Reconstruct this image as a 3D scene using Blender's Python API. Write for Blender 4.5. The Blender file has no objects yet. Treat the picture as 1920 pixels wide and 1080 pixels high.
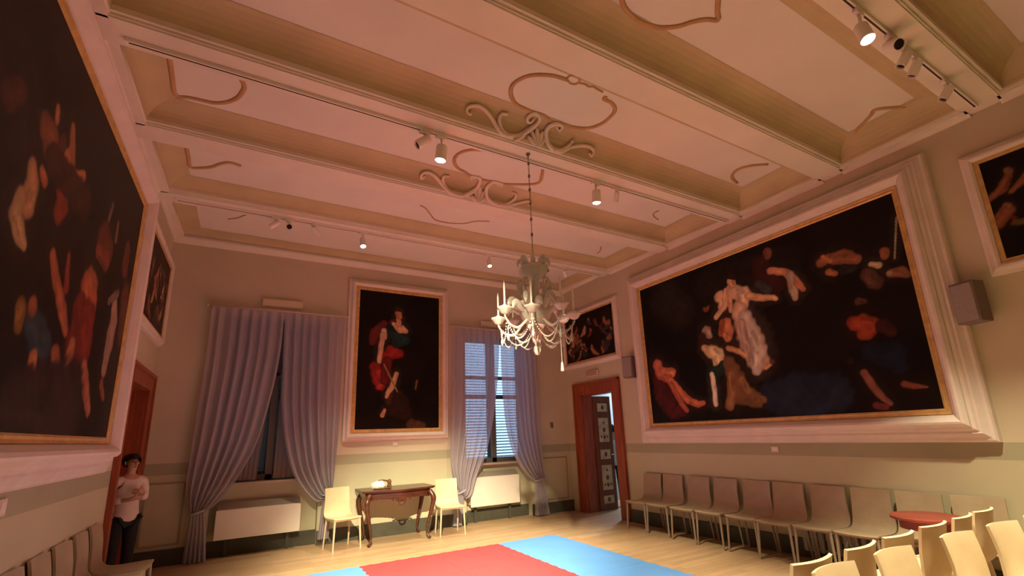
import bpy, bmesh, math, random
import numpy as np
from mathutils import Vector, Matrix, Euler

random.seed(7)
SC = bpy.context.scene
COL = SC.collection
PI = math.pi

# ---------------------------------------------------------------- camera, light, exposure
F_PX, CY_PX = 864.06, 611.62
YAW, PITCH, ROLL = math.radians(29.842), math.radians(13.2565), math.radians(-2.0331)
cam = bpy.data.cameras.new('camera')
cam.sensor_fit = 'HORIZONTAL'
cam.sensor_width = 36.0
cam.lens = F_PX / 1920.0 * 36.0
cam.shift_y = (CY_PX - 540.0) / 1920.0
cam.clip_start = 0.05
co = bpy.data.objects.new('camera', cam)
COL.objects.link(co)
fw = Vector((math.sin(YAW) * math.cos(PITCH), math.cos(YAW) * math.cos(PITCH), math.sin(PITCH)))
rt0 = Vector((math.cos(YAW), -math.sin(YAW), 0.0))
up0 = rt0.cross(fw)
rt = math.cos(ROLL) * rt0 + math.sin(ROLL) * up0
up = -math.sin(ROLL) * rt0 + math.cos(ROLL) * up0
m = Matrix((rt, up, -fw)).transposed().to_4x4()
m.translation = Vector((0, 0, 1.55))
co.matrix_world = m
SC.camera = co

SC.view_settings.view_transform = 'Standard'
SC.view_settings.look = 'None'
SC.view_settings.exposure = 0.22
SC.view_settings.gamma = 1.0
SC.view_settings.use_curve_mapping = False

w = bpy.data.worlds.new('world')
SC.world = w
w.use_nodes = True
wn = w.node_tree
bg = wn.nodes['Background']
bg.inputs[0].default_value = (0.42, 0.66, 0.95, 1)
bg.inputs[1].default_value = 2.2

WARM = (1.0, 0.86, 0.55)
def lamp(name, loc, target, energy, cone=110, blend=0.8, radius=0.05, color=WARM):
    L = bpy.data.lights.new(name, 'SPOT')
    L.energy = energy; L.spot_size = math.radians(cone); L.spot_blend = blend
    L.shadow_soft_size = radius; L.color = color
    o = bpy.data.objects.new(name, L)
    o.location = loc
    d = Vector(target) - Vector(loc)
    o.rotation_euler = d.to_track_quat('-Z', 'Y').to_euler()
    COL.objects.link(o)
    return o
# lamps of the ceiling spotlights, the seen ones first, then added spots without fixtures near the front track
lamp('spot_lamp', (1.45, 3.79, 4.16), (1.25, 4.7, 0), 950, 66)
lamp('spot_lamp', (3.40, 3.79, 4.15), (3.55, 4.7, 0), 950, 66)
lamp('spot_lamp', (1.28, 6.56, 4.28), (1.8, 6.75, 0), 300, 70)
lamp('spot_lamp', (3.38, 6.56, 4.27), (2.75, 6.75, 0), 300, 70)
lamp('spot_lamp', (3.62, 1.06, 4.14), (3.7, 1.25, 0), 700, 70)
lamp('spot_lamp', (0.2, 1.06, 4.2), (2.35, 6.0, 0.0), 4600, 42)  # added spot without a fixture, for the bright floor and mats
lamp('spot_lamp', (4.4, 1.06, 4.2), (4.75, 1.4, 0), 820, 64)  # added spot without a fixture, brightens near chairs and right wall
lamp('spot_lamp', (1.2, 1.06, 4.2), (1.4, 1.9, 0), 700, 76)  # added spot without a fixture, its floor bounce lifts the near ceiling

def area(name, loc, target, energy, sx, sy, color):
    L = bpy.data.lights.new(name, 'AREA'); L.shape = 'RECTANGLE'
    L.size = sx; L.size_y = sy; L.energy = energy; L.color = color
    o = bpy.data.objects.new(name, L); o.location = loc
    o.rotation_euler = (Vector(target) - Vector(loc)).to_track_quat('-Z', 'Y').to_euler()
    COL.objects.link(o); return o
# daylight from the hallway window, beyond the right-hand doorway
area('hallway_daylight', (8.4, 8.35, 2.4), (6.3, 7.2, 0.0), 55, 0.5, 1.2, (0.66, 0.82, 1.0))

# ---------------------------------------------------------------- materials
MATS = {}
def lin(c):
    return tuple((x / 255 / 12.92) if x / 255 <= 0.04045 else ((x / 255 + 0.055) / 1.055) ** 2.4 for x in c)
def mat(name, color, rough=0.6, metal=0.0, noise=0.0, nscale=6.0, bump=0.0, bscale=40.0, spec=0.3, emit=None, estr=0.0, trans=0.0, alpha=1.0, stretch=None):
    if name in MATS: return MATS[name]
    M = bpy.data.materials.new(name); M.use_nodes = True
    nt = M.node_tree; b = nt.nodes['Principled BSDF']
    b.inputs['Base Color'].default_value = (*color, 1)
    b.inputs['Roughness'].default_value = rough
    b.inputs['Metallic'].default_value = metal
    b.inputs['Specular IOR Level'].default_value = spec
    if trans: b.inputs['Transmission Weight'].default_value = trans
    if alpha < 1: b.inputs['Alpha'].default_value = alpha
    if emit:
        b.inputs['Emission Color'].default_value = (*emit, 1); b.inputs['Emission Strength'].default_value = estr
    if noise or bump:
        tc = nt.nodes.new('ShaderNodeTexCoord')
        src = tc.outputs['Object']
        if stretch:
            mp = nt.nodes.new('ShaderNodeMapping'); mp.inputs['Scale'].default_value = stretch
            nt.links.new(src, mp.inputs[0]); src = mp.outputs[0]
    if noise:
        n = nt.nodes.new('ShaderNodeTexNoise'); n.inputs['Scale'].default_value = nscale; n.inputs['Detail'].default_value = 5
        nt.links.new(src, n.inputs['Vector'])
        r = nt.nodes.new('ShaderNodeValToRGB')
        r.color_ramp.elements[0].position = 0.3; r.color_ramp.elements[1].position = 0.7
        r.color_ramp.elements[0].color = (*[max(0, x * (1 - noise)) for x in color], 1)
        r.color_ramp.elements[1].color = (*[min(1, x * (1 + noise)) for x in color], 1)
        nt.links.new(n.outputs['Fac'], r.inputs[0]); nt.links.new(r.outputs[0], b.inputs['Base Color'])
    if bump:
        n2 = nt.nodes.new('ShaderNodeTexNoise'); n2.inputs['Scale'].default_value = bscale; n2.inputs['Detail'].default_value = 4
        nt.links.new(src, n2.inputs['Vector'])
        bp = nt.nodes.new('ShaderNodeBump'); bp.inputs['Strength'].default_value = bump; bp.inputs['Distance'].default_value = 0.02
        nt.links.new(n2.outputs['Fac'], bp.inputs['Height']); nt.links.new(bp.outputs[0], b.inputs['Normal'])
    MATS[name] = M
    return M

CEIL = mat('ceiling_plaster', (0.79, 0.755, 0.67), 0.85, noise=0.05, nscale=1.2, bump=0.05, bscale=8, spec=0.1)
BEAMM = mat('beam_plaster', (0.79, 0.735, 0.62), 0.8, noise=0.05, nscale=2, spec=0.1)
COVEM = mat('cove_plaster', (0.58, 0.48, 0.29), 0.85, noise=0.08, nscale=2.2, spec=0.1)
OCHRE = mat('ochre_moulding', (0.55, 0.34, 0.17), 0.8, noise=0.1, nscale=8, spec=0.1)
STUCCO = mat('pale_stucco', (0.80, 0.69, 0.56), 0.7, noise=0.05, nscale=4, spec=0.15)
FRAME = mat('pale_painted_frame', (0.76, 0.655, 0.60), 0.5, noise=0.06, nscale=5, spec=0.3)
GILT = mat('gilded_rim', (0.62, 0.40, 0.15), 0.45, metal=0.25, noise=0.18, nscale=14)
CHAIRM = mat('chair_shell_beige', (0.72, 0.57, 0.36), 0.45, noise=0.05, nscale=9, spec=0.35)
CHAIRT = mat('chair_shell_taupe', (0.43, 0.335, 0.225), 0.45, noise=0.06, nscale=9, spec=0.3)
LEGM = mat('chair_leg_beige', (0.58, 0.48, 0.34), 0.4, spec=0.4)
WOODD = mat('dark_walnut', (0.075, 0.023, 0.011), 0.28, noise=0.35, nscale=5, spec=0.5, stretch=(1, 1, 6))
WOODR = mat('red_brown_door_wood', (0.30, 0.068, 0.028), 0.4, noise=0.3, nscale=4, spec=0.4, stretch=(5, 5, .6))
WOODT = mat('red_table_wood', (0.22, 0.045, 0.03), 0.35, noise=0.2, nscale=5)
DARKV = mat('dark_recess', (0.02, 0.012, 0.01), 0.7)
WHITEP = mat('white_lacquer', (0.80, 0.74, 0.66), 0.45, noise=0.03, nscale=3)
SPOTM = mat('white_spotlight_metal', (0.88, 0.82, 0.74), 0.4)
BASEM = mat('dark_baseboard_paint', (0.075, 0.07, 0.05), 0.5, noise=0.15, nscale=5)
SPKM = mat('grey_speaker_cloth', (0.30, 0.25, 0.245), 0.8, noise=0.1, nscale=60)
SPKC = mat('grey_speaker_case', (0.20, 0.15, 0.14), 0.5)
WAX = mat('white_candle', (0.85, 0.78, 0.66), 0.5)
BRASS = mat('aged_iron', (0.26, 0.17, 0.12), 0.5, metal=0.3)
GLOW = mat('lamp_lens_glow', (1, 1, 1), 0.5, emit=(1.0, 0.93, 0.78), estr=45)
SKIN = mat('skin', (0.50, 0.28, 0.20), 0.5)
HAIRM = mat('black_hair', (0.012, 0.010, 0.010), 0.5)
SHIRT = mat('white_shirt', (0.72, 0.58, 0.52), 0.8, noise=0.06, nscale=12)
SHIRTB = mat('pale_blue_shirt', (0.55, 0.66, 0.72), 0.8, noise=0.06, nscale=12)
TROUS = mat('black_trousers', (0.02, 0.017, 0.02), 0.8)
PLATE = mat('pale_label_plate', (0.70, 0.60, 0.52), 0.5)
SIGNM = mat('cream_light_panel', (0.72, 0.60, 0.42), 0.5)
RADM = mat('radiator_grey', (0.35, 0.34, 0.32), 0.45)

# chandelier glass: milky, half see-through
def glass_mat():
    M = bpy.data.materials.new('milky_murano_glass'); M.use_nodes = True
    nt = M.node_tree; b = nt.nodes['Principled BSDF']
    b.inputs['Base Color'].default_value = (0.72, 0.69, 0.62, 1); b.inputs['Roughness'].default_value = 0.12
    b.inputs['Specular IOR Level'].default_value = 0.8
    tr = nt.nodes.new('ShaderNodeBsdfTransparent'); tr.inputs[0].default_value = (0.95, 0.93, 0.9, 1)
    mx = nt.nodes.new('ShaderNodeMixShader')
    lw = nt.nodes.new('ShaderNodeLayerWeight'); lw.inputs[0].default_value = 0.35
    mr = nt.nodes.new('ShaderNodeMapRange'); mr.inputs[3].default_value = 0.42; mr.inputs[4].default_value = 1.0
    nt.links.new(lw.outputs['Facing'], mr.inputs[0]); nt.links.new(mr.outputs[0], mx.inputs[0])
    nt.links.new(tr.outputs[0], mx.inputs[1]); nt.links.new(b.outputs[0], mx.inputs[2])
    nt.links.new(mx.outputs[0], nt.nodes['Material Output'].inputs[0])
    return M
GLASSM = glass_mat()

def pane_mat():
    M = bpy.data.materials.new('window_pane_glass'); M.use_nodes = True
    nt = M.node_tree
    nt.nodes.remove(nt.nodes['Principled BSDF'])
    g = nt.nodes.new('ShaderNodeBsdfGlossy'); g.inputs['Roughness'].default_value = 0.03
    t = nt.nodes.new('ShaderNodeBsdfTransparent'); t.inputs[0].default_value = (0.9, 0.95, 0.97, 1)
    fr = nt.nodes.new('ShaderNodeFresnel'); fr.inputs[0].default_value = 1.5
    mx = nt.nodes.new('ShaderNodeMixShader')
    nt.links.new(fr.outputs[0], mx.inputs[0]); nt.links.new(t.outputs[0], mx.inputs[1]); nt.links.new(g.outputs[0], mx.inputs[2])
    nt.links.new(mx.outputs[0], nt.nodes['Material Output'].inputs[0])
    return M
PANE = pane_mat()

def curtain_mat(name, col, tcol, clear):
    M = bpy.data.materials.new(name); M.use_nodes = True
    nt = M.node_tree; nt.nodes.remove(nt.nodes['Principled BSDF'])
    d = nt.nodes.new('ShaderNodeBsdfDiffuse'); d.inputs[0].default_value = (*col, 1)
    tl = nt.nodes.new('ShaderNodeBsdfTranslucent'); tl.inputs[0].default_value = (*tcol, 1)
    tp = nt.nodes.new('ShaderNodeBsdfTransparent'); tp.inputs[0].default_value = (0.9, 0.9, 0.95, 1)
    a = nt.nodes.new('ShaderNodeMixShader'); a.inputs[0].default_value = 0.4
    nt.links.new(d.outputs[0], a.inputs[1]); nt.links.new(tl.outputs[0], a.inputs[2])
    c = nt.nodes.new('ShaderNodeMixShader'); c.inputs[0].default_value = clear
    nt.links.new(a.outputs[0], c.inputs[1]); nt.links.new(tp.outputs[0], c.inputs[2])
    nt.links.new(c.outputs[0], nt.nodes['Material Output'].inputs[0])
    return M
CURT = curtain_mat('sheer_lilac_curtain', (0.60, 0.54, 0.60), (0.64, 0.62, 0.74), 0.22)
NET = curtain_mat('brownish_net_sheer', (0.46, 0.34, 0.28), (0.40, 0.34, 0.32), 0.42)

def wall_mat():
    M = bpy.data.materials.new('sage_wall_with_painted_dado'); M.use_nodes = True
    nt = M.node_tree; b = nt.nodes['Principled BSDF']; b.inputs['Roughness'].default_value = 0.8
    b.inputs['Specular IOR Level'].default_value = 0.15
    g = nt.nodes.new('ShaderNodeNewGeometry'); s = nt.nodes.new('ShaderNodeSeparateXYZ')
    nt.links.new(g.outputs['Position'], s.inputs[0])
    mr = nt.nodes.new('ShaderNodeMapRange'); mr.inputs[1].default_value = 0; mr.inputs[2].default_value = 5
    nt.links.new(s.outputs['Z'], mr.inputs[0])
    r = nt.nodes.new('ShaderNodeValToRGB'); cr = r.color_ramp; cr.interpolation = 'CONSTANT'
    def put(z, c):
        e = cr.elements.new(z / 5.0); e.color = (*c, 1)
    cr.elements[0].color = (0.62, 0.575, 0.395, 1)
    put(1.155, (0.47, 0.42, 0.285)); put(1.165, (0.46, 0.435, 0.295)); put(1.312, (0.69, 0.61, 0.45))
    cr.elements[-1].position = 1.0
    cr.elements[-1].color = (0.69, 0.61, 0.45, 1)
    nt.links.new(mr.outputs[0], r.inputs[0])
    n = nt.nodes.new('ShaderNodeTexNoise'); n.inputs['Scale'].default_value = 1.3; n.inputs['Detail'].default_value = 6
    nt.links.new(g.outputs['Position'], n.inputs['Vector'])
    mm = nt.nodes.new('ShaderNodeMix'); mm.data_type = 'RGBA'; mm.blend_type = 'MULTIPLY'; mm.inputs[0].default_value = 0.25
    nt.links.new(r.outputs[0], mm.inputs[6]); nt.links.new(n.outputs['Fac'], mm.inputs[7])
    nt.links.new(mm.outputs[2], b.inputs['Base Color'])
    return M
WALL = wall_mat()

def floor_mat():
    M = bpy.data.materials.new('honey_parquet'); M.use_nodes = True
    nt = M.node_tree; b = nt.nodes['Principled BSDF']
    b.inputs['Roughness'].default_value = 0.38; b.inputs['Specular IOR Level'].default_value = 0.35
    tc = nt.nodes.new('ShaderNodeTexCoord')
    br = nt.nodes.new('ShaderNodeTexBrick'); br.inputs['Scale'].default_value = 1.0
    br.inputs['Brick Width'].default_value = 0.9; br.inputs['Row Height'].default_value = 0.09
    br.inputs['Mortar Size'].default_value = 0.0012
    br.inputs['Color1'].default_value = (0.52, 0.335, 0.175, 1); br.inputs['Color2'].default_value = (0.42, 0.255, 0.125, 1)
    br.inputs['Mortar'].default_value = (0.25, 0.13, 0.05, 1)
    nt.links.new(tc.outputs['Object'], br.inputs['Vector'])
    mp = nt.nodes.new('ShaderNodeMapping'); mp.inputs['Scale'].default_value = (1.2, 14, 1)
    nt.links.new(tc.outputs['Object'], mp.inputs[0])
    n = nt.nodes.new('ShaderNodeTexNoise'); n.inputs['Scale'].default_value = 3; n.inputs['Detail'].default_value = 6
    nt.links.new(mp.outputs[0], n.inputs['Vector'])
    mm = nt.nodes.new('ShaderNodeMix'); mm.data_type = 'RGBA'; mm.blend_type = 'OVERLAY'; mm.inputs[0].default_value = 0.35
    nt.links.new(br.outputs['Color'], mm.inputs[6]); nt.links.new(n.outputs['Color'], mm.inputs[7])
    hs = nt.nodes.new('ShaderNodeHueSaturation'); hs.inputs['Saturation'].default_value = 0.9
    nt.links.new(mm.outputs[2], hs.inputs['Color']); nt.links.new(hs.outputs[0], b.inputs['Base Color'])
    return M
FLOORM = floor_mat()

def paint_mat():
    M = bpy.data.materials.new('oil_painting_pigment'); M.use_nodes = True
    nt = M.node_tree; b = nt.nodes['Principled BSDF']
    b.inputs['Roughness'].default_value = 0.5; b.inputs['Specular IOR Level'].default_value = 0.15
    a = nt.nodes.new('ShaderNodeAttribute'); a.attribute_name = 'pigment'
    nt.links.new(a.outputs['Color'], b.inputs['Base Color'])
    return M
PAINT = paint_mat()

# ---------------------------------------------------------------- helpers
def link(o, parent=None):
    COL.objects.link(o)
    if parent is not None: o.parent = parent
    return o
def obj(name, data, material=None, parent=None, smooth=False):
    """data: bmesh or (verts, faces); links ONE mesh object"""
    me = bpy.data.meshes.new(name)
    if isinstance(data, bmesh.types.BMesh):
        bmesh.ops.recalc_face_normals(data, faces=data.faces[:])
        data.to_mesh(me); data.free()
    else:
        me.from_pydata([tuple(v) for v in data[0]], [], data[1])
        bm = bmesh.new(); bm.from_mesh(me); bmesh.ops.recalc_face_normals(bm, faces=bm.faces[:]); bm.to_mesh(me); bm.free()
    if smooth:
        me.polygons.foreach_set('use_smooth', [True] * len(me.polygons))
    if material is not None: me.materials.append(material)
    o = bpy.data.objects.new(name, me)
    return link(o, parent)
def tag(o, label=None, cat=None, group=None, kind=None):
    if label: o['label'] = label
    if cat: o['category'] = cat
    if group: o['group'] = group
    if kind: o['kind'] = kind
    return o
def thing(name, label, cat, loc=(0, 0, 0), rz=0.0, group=None):
    o = bpy.data.objects.new(name, None)
    o.empty_display_size = 0.1
    o.location = loc; o.rotation_euler = (0, 0, rz)
    link(o)
    return tag(o, label, cat, group)
def struct(name, data, material, parent=None, smooth=False):
    o = obj(name, data, material, parent, smooth)
    if parent is None: o['kind'] = 'structure'
    return o
KIDS = {}
def children(o): return [c for c in bpy.data.objects if c.parent == o]
def dup(root, loc, rz, label, group=None):
    r = root.copy(); COL.objects.link(r); r.location = loc; r.rotation_euler = (0, 0, rz); r['label'] = label
    if group: r['group'] = group
    for c in root.children:
        d = c.copy(); COL.objects.link(d); d.parent = r
        for g in c.children:
            e = g.copy(); COL.objects.link(e); e.parent = d
    return r

def box(bm, x0, x1, y0, y1, z0, z1, bev=0.0):
    vs = [bm.verts.new(p) for p in ((x0, y0, z0), (x1, y0, z0), (x1, y1, z0), (x0, y1, z0), (x0, y0, z1), (x1, y0, z1), (x1, y1, z1), (x0, y1, z1))]
    fs = [bm.faces.new([vs[i] for i in f]) for f in ((0, 3, 2, 1), (4, 5, 6, 7), (0, 1, 5, 4), (1, 2, 6, 5), (2, 3, 7, 6), (3, 0, 4, 7))]
    if bev > 0:
        es = list({e for f in fs for e in f.edges})
        bmesh.ops.bevel(bm, geom=es, offset=bev, segments=2, profile=0.5, affect='EDGES')
def bx(x0, x1, y0, y1, z0, z1, bev=0.0):
    bm = bmesh.new(); box(bm, x0, x1, y0, y1, z0, z1, bev); return bm
def tube(bm, pts, rad, n=8, cap=True, squash=None):
    """tube along pts; rad number or list; squash=(axis vector, factor)"""
    pts = [Vector(p) for p in pts]
    if not isinstance(rad, (list, tuple)): rad = [rad] * len(pts)
    rings = []
    prev = None
    for i, p in enumerate(pts):
        if i == 0: t = pts[1] - p
        elif i == len(pts) - 1: t = p - pts[-2]
        else: t = pts[i + 1] - pts[i - 1]
        t.normalize()
        if prev is None:
            a = Vector((0, 0, 1)) if abs(t.z) < 0.9 else Vector((1, 0, 0))
            u = t.cross(a).normalized()
        else:
            u = (prev - t * prev.dot(t))
            u = u.normalized() if u.length > 1e-6 else t.orthogonal().normalized()
        prev = u
        v = t.cross(u)
        ring = []
        for k in range(n):
            an = 2 * PI * k / n
            d = (u * math.cos(an) + v * math.sin(an)) * rad[i]
            if squash: d = d - squash[0] * (d.dot(squash[0]) * (1 - squash[1]))
            ring.append(bm.verts.new(p + d))
        rings.append(ring)
    for i in range(len(rings) - 1):
        for k in range(n):
            bm.faces.new((rings[i][k], rings[i][(k + 1) % n], rings[i + 1][(k + 1) % n], rings[i + 1][k]))
    if cap:
        bm.faces.new(rings[0][::-1]); bm.faces.new(rings[-1])
def tb(pts, rad, n=8, **k):
    bm = bmesh.new(); tube(bm, pts, rad, n, **k); return bm
def lathe(bm, prof, n=20, c=(0, 0, 0), ripple=0.0, waves=0):
    rings = []
    for r, z in prof:
        ring = []
        for k in range(n):
            a = 2 * PI * k / n
            rr = max(r, 1e-4) * (1 + (ripple * math.cos(waves * a) if waves else 0))
            ring.append(bm.verts.new((c[0] + rr * math.cos(a), c[1] + rr * math.sin(a), c[2] + z)))
        rings.append(ring)
    for i in range(len(rings) - 1):
        for k in range(n):
            bm.faces.new((rings[i][k], rings[i][(k + 1) % n], rings[i + 1][(k + 1) % n], rings[i + 1][k]))
    bm.faces.new(rings[0][::-1]); bm.faces.new(rings[-1])
def lt(prof, n=20, **k):
    bm = bmesh.new(); lathe(bm, prof, n, **k); return bm
def spline(pts, k=4):
    """Catmull-Rom through tuples of any size"""
    P = [np.array(p, float) for p in pts]
    P = [2 * P[0] - P[1]] + P + [2 * P[-1] - P[-2]]
    out = []
    for i in range(1, len(P) - 2):
        for j in range(k):
            t = j / k
            out.append(0.5 * (2 * P[i] + (P[i + 1] - P[i - 1]) * t + (2 * P[i - 1] - 5 * P[i] + 4 * P[i + 1] - P[i + 2]) * t * t + (3 * P[i] - P[i - 1] - 3 * P[i + 1] + P[i + 2]) * t ** 3))
    out.append(P[-2])
    return [tuple(float(x) for x in p) for p in out]
def prism(bm, poly, axis, a, b):
    """extrude 2D polygon along axis (0,1,2) between a and b"""
    def mk(p, t):
        if axis == 0: return (t, p[0], p[1])
        if axis == 1: return (p[0], t, p[1])
        return (p[0], p[1], t)
    A = [bm.verts.new(mk(p, a)) for p in poly]; B = [bm.verts.new(mk(p, b)) for p in poly]
    n = len(poly)
    bm.faces.new(A[::-1]); bm.faces.new(B)
    for i in range(n): bm.faces.new((A[i], A[(i + 1) % n], B[(i + 1) % n], B[i]))

CART = {'b0a': [(2.17,1.947),(2.223,2.017),(2.32,2.069),(2.484,2.091),(2.665,2.064),(2.794,1.986),(2.875,1.893),(2.955,1.829),(3.041,1.79),(2.961,1.734),(2.833,1.624)],'r0': [(5.913,1.44),(5.694,1.578),(5.489,1.719),(5.542,1.785),(5.611,1.876),(5.693,1.996),(5.759,2.037),(5.838,2.029),(5.906,1.91),(5.934,1.448)],'c1': [(2.332,2.875),(2.178,2.895),(2.022,2.968),(1.939,3.069),(1.916,3.178),(1.962,3.281),(2.057,3.364),(2.168,3.385),(2.288,3.395),(2.398,3.385),(2.514,3.419),(2.644,3.41),(2.814,3.393),(2.96,3.33),(3.038,3.202),(3.044,3.058),(3.003,2.971),(2.911,2.922),(2.818,2.918),(2.803,2.876)],'e2': [(2.332,2.875),(2.322,2.836),(2.35,2.8),(2.405,2.8),(2.447,2.831),(2.441,2.879),(2.391,2.897),(2.34,2.878)],'e3': [(2.459,2.855),(2.513,2.842),(2.571,2.851),(2.607,2.833),(2.667,2.841),(2.736,2.846)],'l1': [(-0.82,4.132),(-0.83,4.425),(-0.832,4.705),(-0.724,4.689),(-0.61,4.679),(-0.523,4.667),(-0.421,4.607),(-0.332,4.497),(-0.283,4.363),(-0.279,4.271),(-0.324,4.186),(-0.396,4.14)],'r1': [(5.485,3.336),(5.315,3.287),(5.216,3.193),(5.201,3.092),(5.284,2.972),(5.435,2.871)],'e1': [(5.757,3.341),(5.807,3.104),(5.86,2.849)],'c2': [(2.165,4.186),(1.992,4.249),(1.891,4.369),(1.884,4.514),(1.977,4.655),(2.107,4.708),(2.219,4.762),(2.342,4.771),(2.488,4.756),(2.673,4.738),(2.869,4.657),(3.02,4.569),(3.068,4.487),(3.016,4.357),(2.948,4.228)],'l2': [(-0.829,5.6),(-0.826,5.798),(-0.825,6.024),(-0.713,5.993),(-0.603,5.914),(-0.507,5.794),(-0.415,5.724),(-0.308,5.744)],'r2': [(5.345,4.606),(5.2,4.556),(5.119,4.478),(5.12,4.383)],'c3': [(1.88,5.756),(1.978,5.813),(2.088,5.942),(2.203,6.077),(2.335,6.113),(2.517,6.087),(2.679,6.011),(2.797,5.875),(2.988,5.784)],'l3': [(-0.477,7.349),(-0.363,7.257),(-0.275,7.123),(-0.196,7.031)],'r3': [(5.364,6.1),(5.335,5.975),(5.23,5.836)]}
SCR1 = [([(1.659,3.564,4.617),(1.62,3.557,4.63),(1.621,3.532,4.662),(1.676,3.508,4.684),(1.744,3.499,4.69),(1.82,3.519,4.674),(1.898,3.553,4.636),(1.96,3.579,4.584),(2.021,3.587,4.539),(2.098,3.588,4.526)],[0.0084,0.0094,0.0103,0.0112,0.0122,0.0131,0.0141,0.0141,0.0131,0.0112]),([(2.025,3.491,4.695),(1.978,3.498,4.69),(1.965,3.534,4.659),(1.986,3.565,4.616),(2.026,3.583,4.57),(2.086,3.587,4.541),(2.164,3.586,4.552),(2.241,3.578,4.585),(2.307,3.549,4.641),(2.365,3.506,4.685),(2.389,3.444,4.717),(2.363,3.401,4.732),(2.295,3.39,4.733),(2.256,3.437,4.72),(2.263,3.482,4.7),(2.308,3.491,4.695),(2.323,3.459,4.712)],[0.0094,0.0112,0.0131,0.0141,0.0141,0.0141,0.015,0.0169,0.0187,0.0169,0.015,0.0131,0.0122,0.0112,0.0103,0.0094,0.0075]),([(2.619,3.453,4.714),(2.661,3.471,4.706),(2.674,3.427,4.722),(2.633,3.409,4.731),(2.564,3.423,4.723),(2.524,3.469,4.707),(2.52,3.521,4.672),(2.552,3.562,4.621),(2.598,3.582,4.573),(2.664,3.587,4.549),(2.752,3.583,4.567),(2.824,3.564,4.618),(2.867,3.524,4.669)],[0.0075,0.0094,0.0112,0.0131,0.0141,0.015,0.0159,0.0169,0.0169,0.0159,0.015,0.0131,0.0112]),([(2.664,3.588,4.536),(2.768,3.586,4.552),(2.862,3.565,4.617),(2.941,3.544,4.649),(3.035,3.522,4.671),(3.126,3.518,4.675),(3.184,3.542,4.651),(3.17,3.57,4.606),(3.134,3.563,4.62)],[0.0112,0.0122,0.0122,0.0122,0.0122,0.0122,0.0112,0.0103,0.0084]),([(2.442,3.588,4.515),(2.373,3.584,4.565),(2.323,3.574,4.596)],[0.0084,0.015,0.0084]),([(2.442,3.588,4.515),(2.395,3.571,4.604),(2.351,3.542,4.651)],[0.0084,0.0169,0.0094]),([(2.442,3.588,4.515),(2.431,3.562,4.623),(2.402,3.511,4.681)],[0.0084,0.0178,0.0094]),([(2.442,3.588,4.515),(2.476,3.567,4.613),(2.474,3.522,4.671)],[0.0084,0.0169,0.0094]),([(2.442,3.588,4.515),(2.509,3.577,4.59),(2.539,3.552,4.637)],[0.0084,0.015,0.0084]),([(2.28,3.575,4.595),(2.217,3.587,4.544),(2.163,3.588,4.501)],[0.015,0.0131,0.0094])]
SCR2 = [([(1.649,4.914,4.671),(1.629,4.934,4.648),(1.611,4.913,4.672),(1.629,4.873,4.7),(1.692,4.854,4.71),(1.763,4.872,4.701),(1.83,4.905,4.679),(1.885,4.933,4.65),(1.95,4.954,4.607),(2.019,4.958,4.568),(2.1,4.958,4.558)],[0.0076,0.0094,0.0113,0.0123,0.0132,0.0142,0.0151,0.0151,0.0142,0.0132,0.0113]),([(1.939,4.842,4.715),(1.887,4.851,4.711),(1.889,4.898,4.685),(1.933,4.941,4.637),(1.991,4.957,4.59),(2.065,4.958,4.561),(2.158,4.958,4.56),(2.239,4.955,4.603),(2.313,4.932,4.651),(2.356,4.881,4.696),(2.352,4.795,4.728),(2.319,4.738,4.739),(2.261,4.738,4.739),(2.207,4.749,4.736),(2.231,4.79,4.729),(2.259,4.775,4.734)],[0.0094,0.0113,0.0132,0.0142,0.0151,0.0151,0.0151,0.017,0.0189,0.017,0.0161,0.0142,0.0123,0.0113,0.0094,0.0076]),([(2.58,4.756,4.73),(2.644,4.782,4.73),(2.652,4.738,4.739),(2.609,4.738,4.739),(2.523,4.738,4.739),(2.487,4.813,4.724),(2.487,4.889,4.691),(2.517,4.94,4.639),(2.581,4.957,4.589),(2.668,4.958,4.56),(2.771,4.958,4.572),(2.87,4.947,4.627),(2.926,4.902,4.681),(2.915,4.846,4.713),(2.865,4.839,4.716)],[0.0076,0.0094,0.0113,0.0132,0.0151,0.0161,0.017,0.017,0.017,0.0161,0.0151,0.0142,0.0123,0.0104,0.0085]),([(2.693,4.958,4.548),(2.822,4.958,4.571),(2.938,4.95,4.619),(3.033,4.928,4.656),(3.113,4.902,4.681),(3.18,4.9,4.683),(3.202,4.927,4.657),(3.172,4.935,4.647)],[0.0113,0.0113,0.0113,0.0113,0.0113,0.0113,0.0094,0.0076]),([(2.395,4.958,4.521),(2.335,4.958,4.567),(2.305,4.957,4.595)],[0.0094,0.017,0.0094]),([(2.395,4.958,4.521),(2.367,4.946,4.629),(2.336,4.918,4.668)],[0.0094,0.0189,0.0104]),([(2.395,4.958,4.521),(2.405,4.936,4.646),(2.386,4.868,4.703)],[0.0094,0.0208,0.0104]),([(2.395,4.958,4.521),(2.447,4.948,4.625),(2.446,4.907,4.677)],[0.0094,0.0189,0.0104]),([(2.395,4.958,4.521),(2.481,4.957,4.59),(2.508,4.947,4.627)],[0.0094,0.017,0.0094])]
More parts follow.
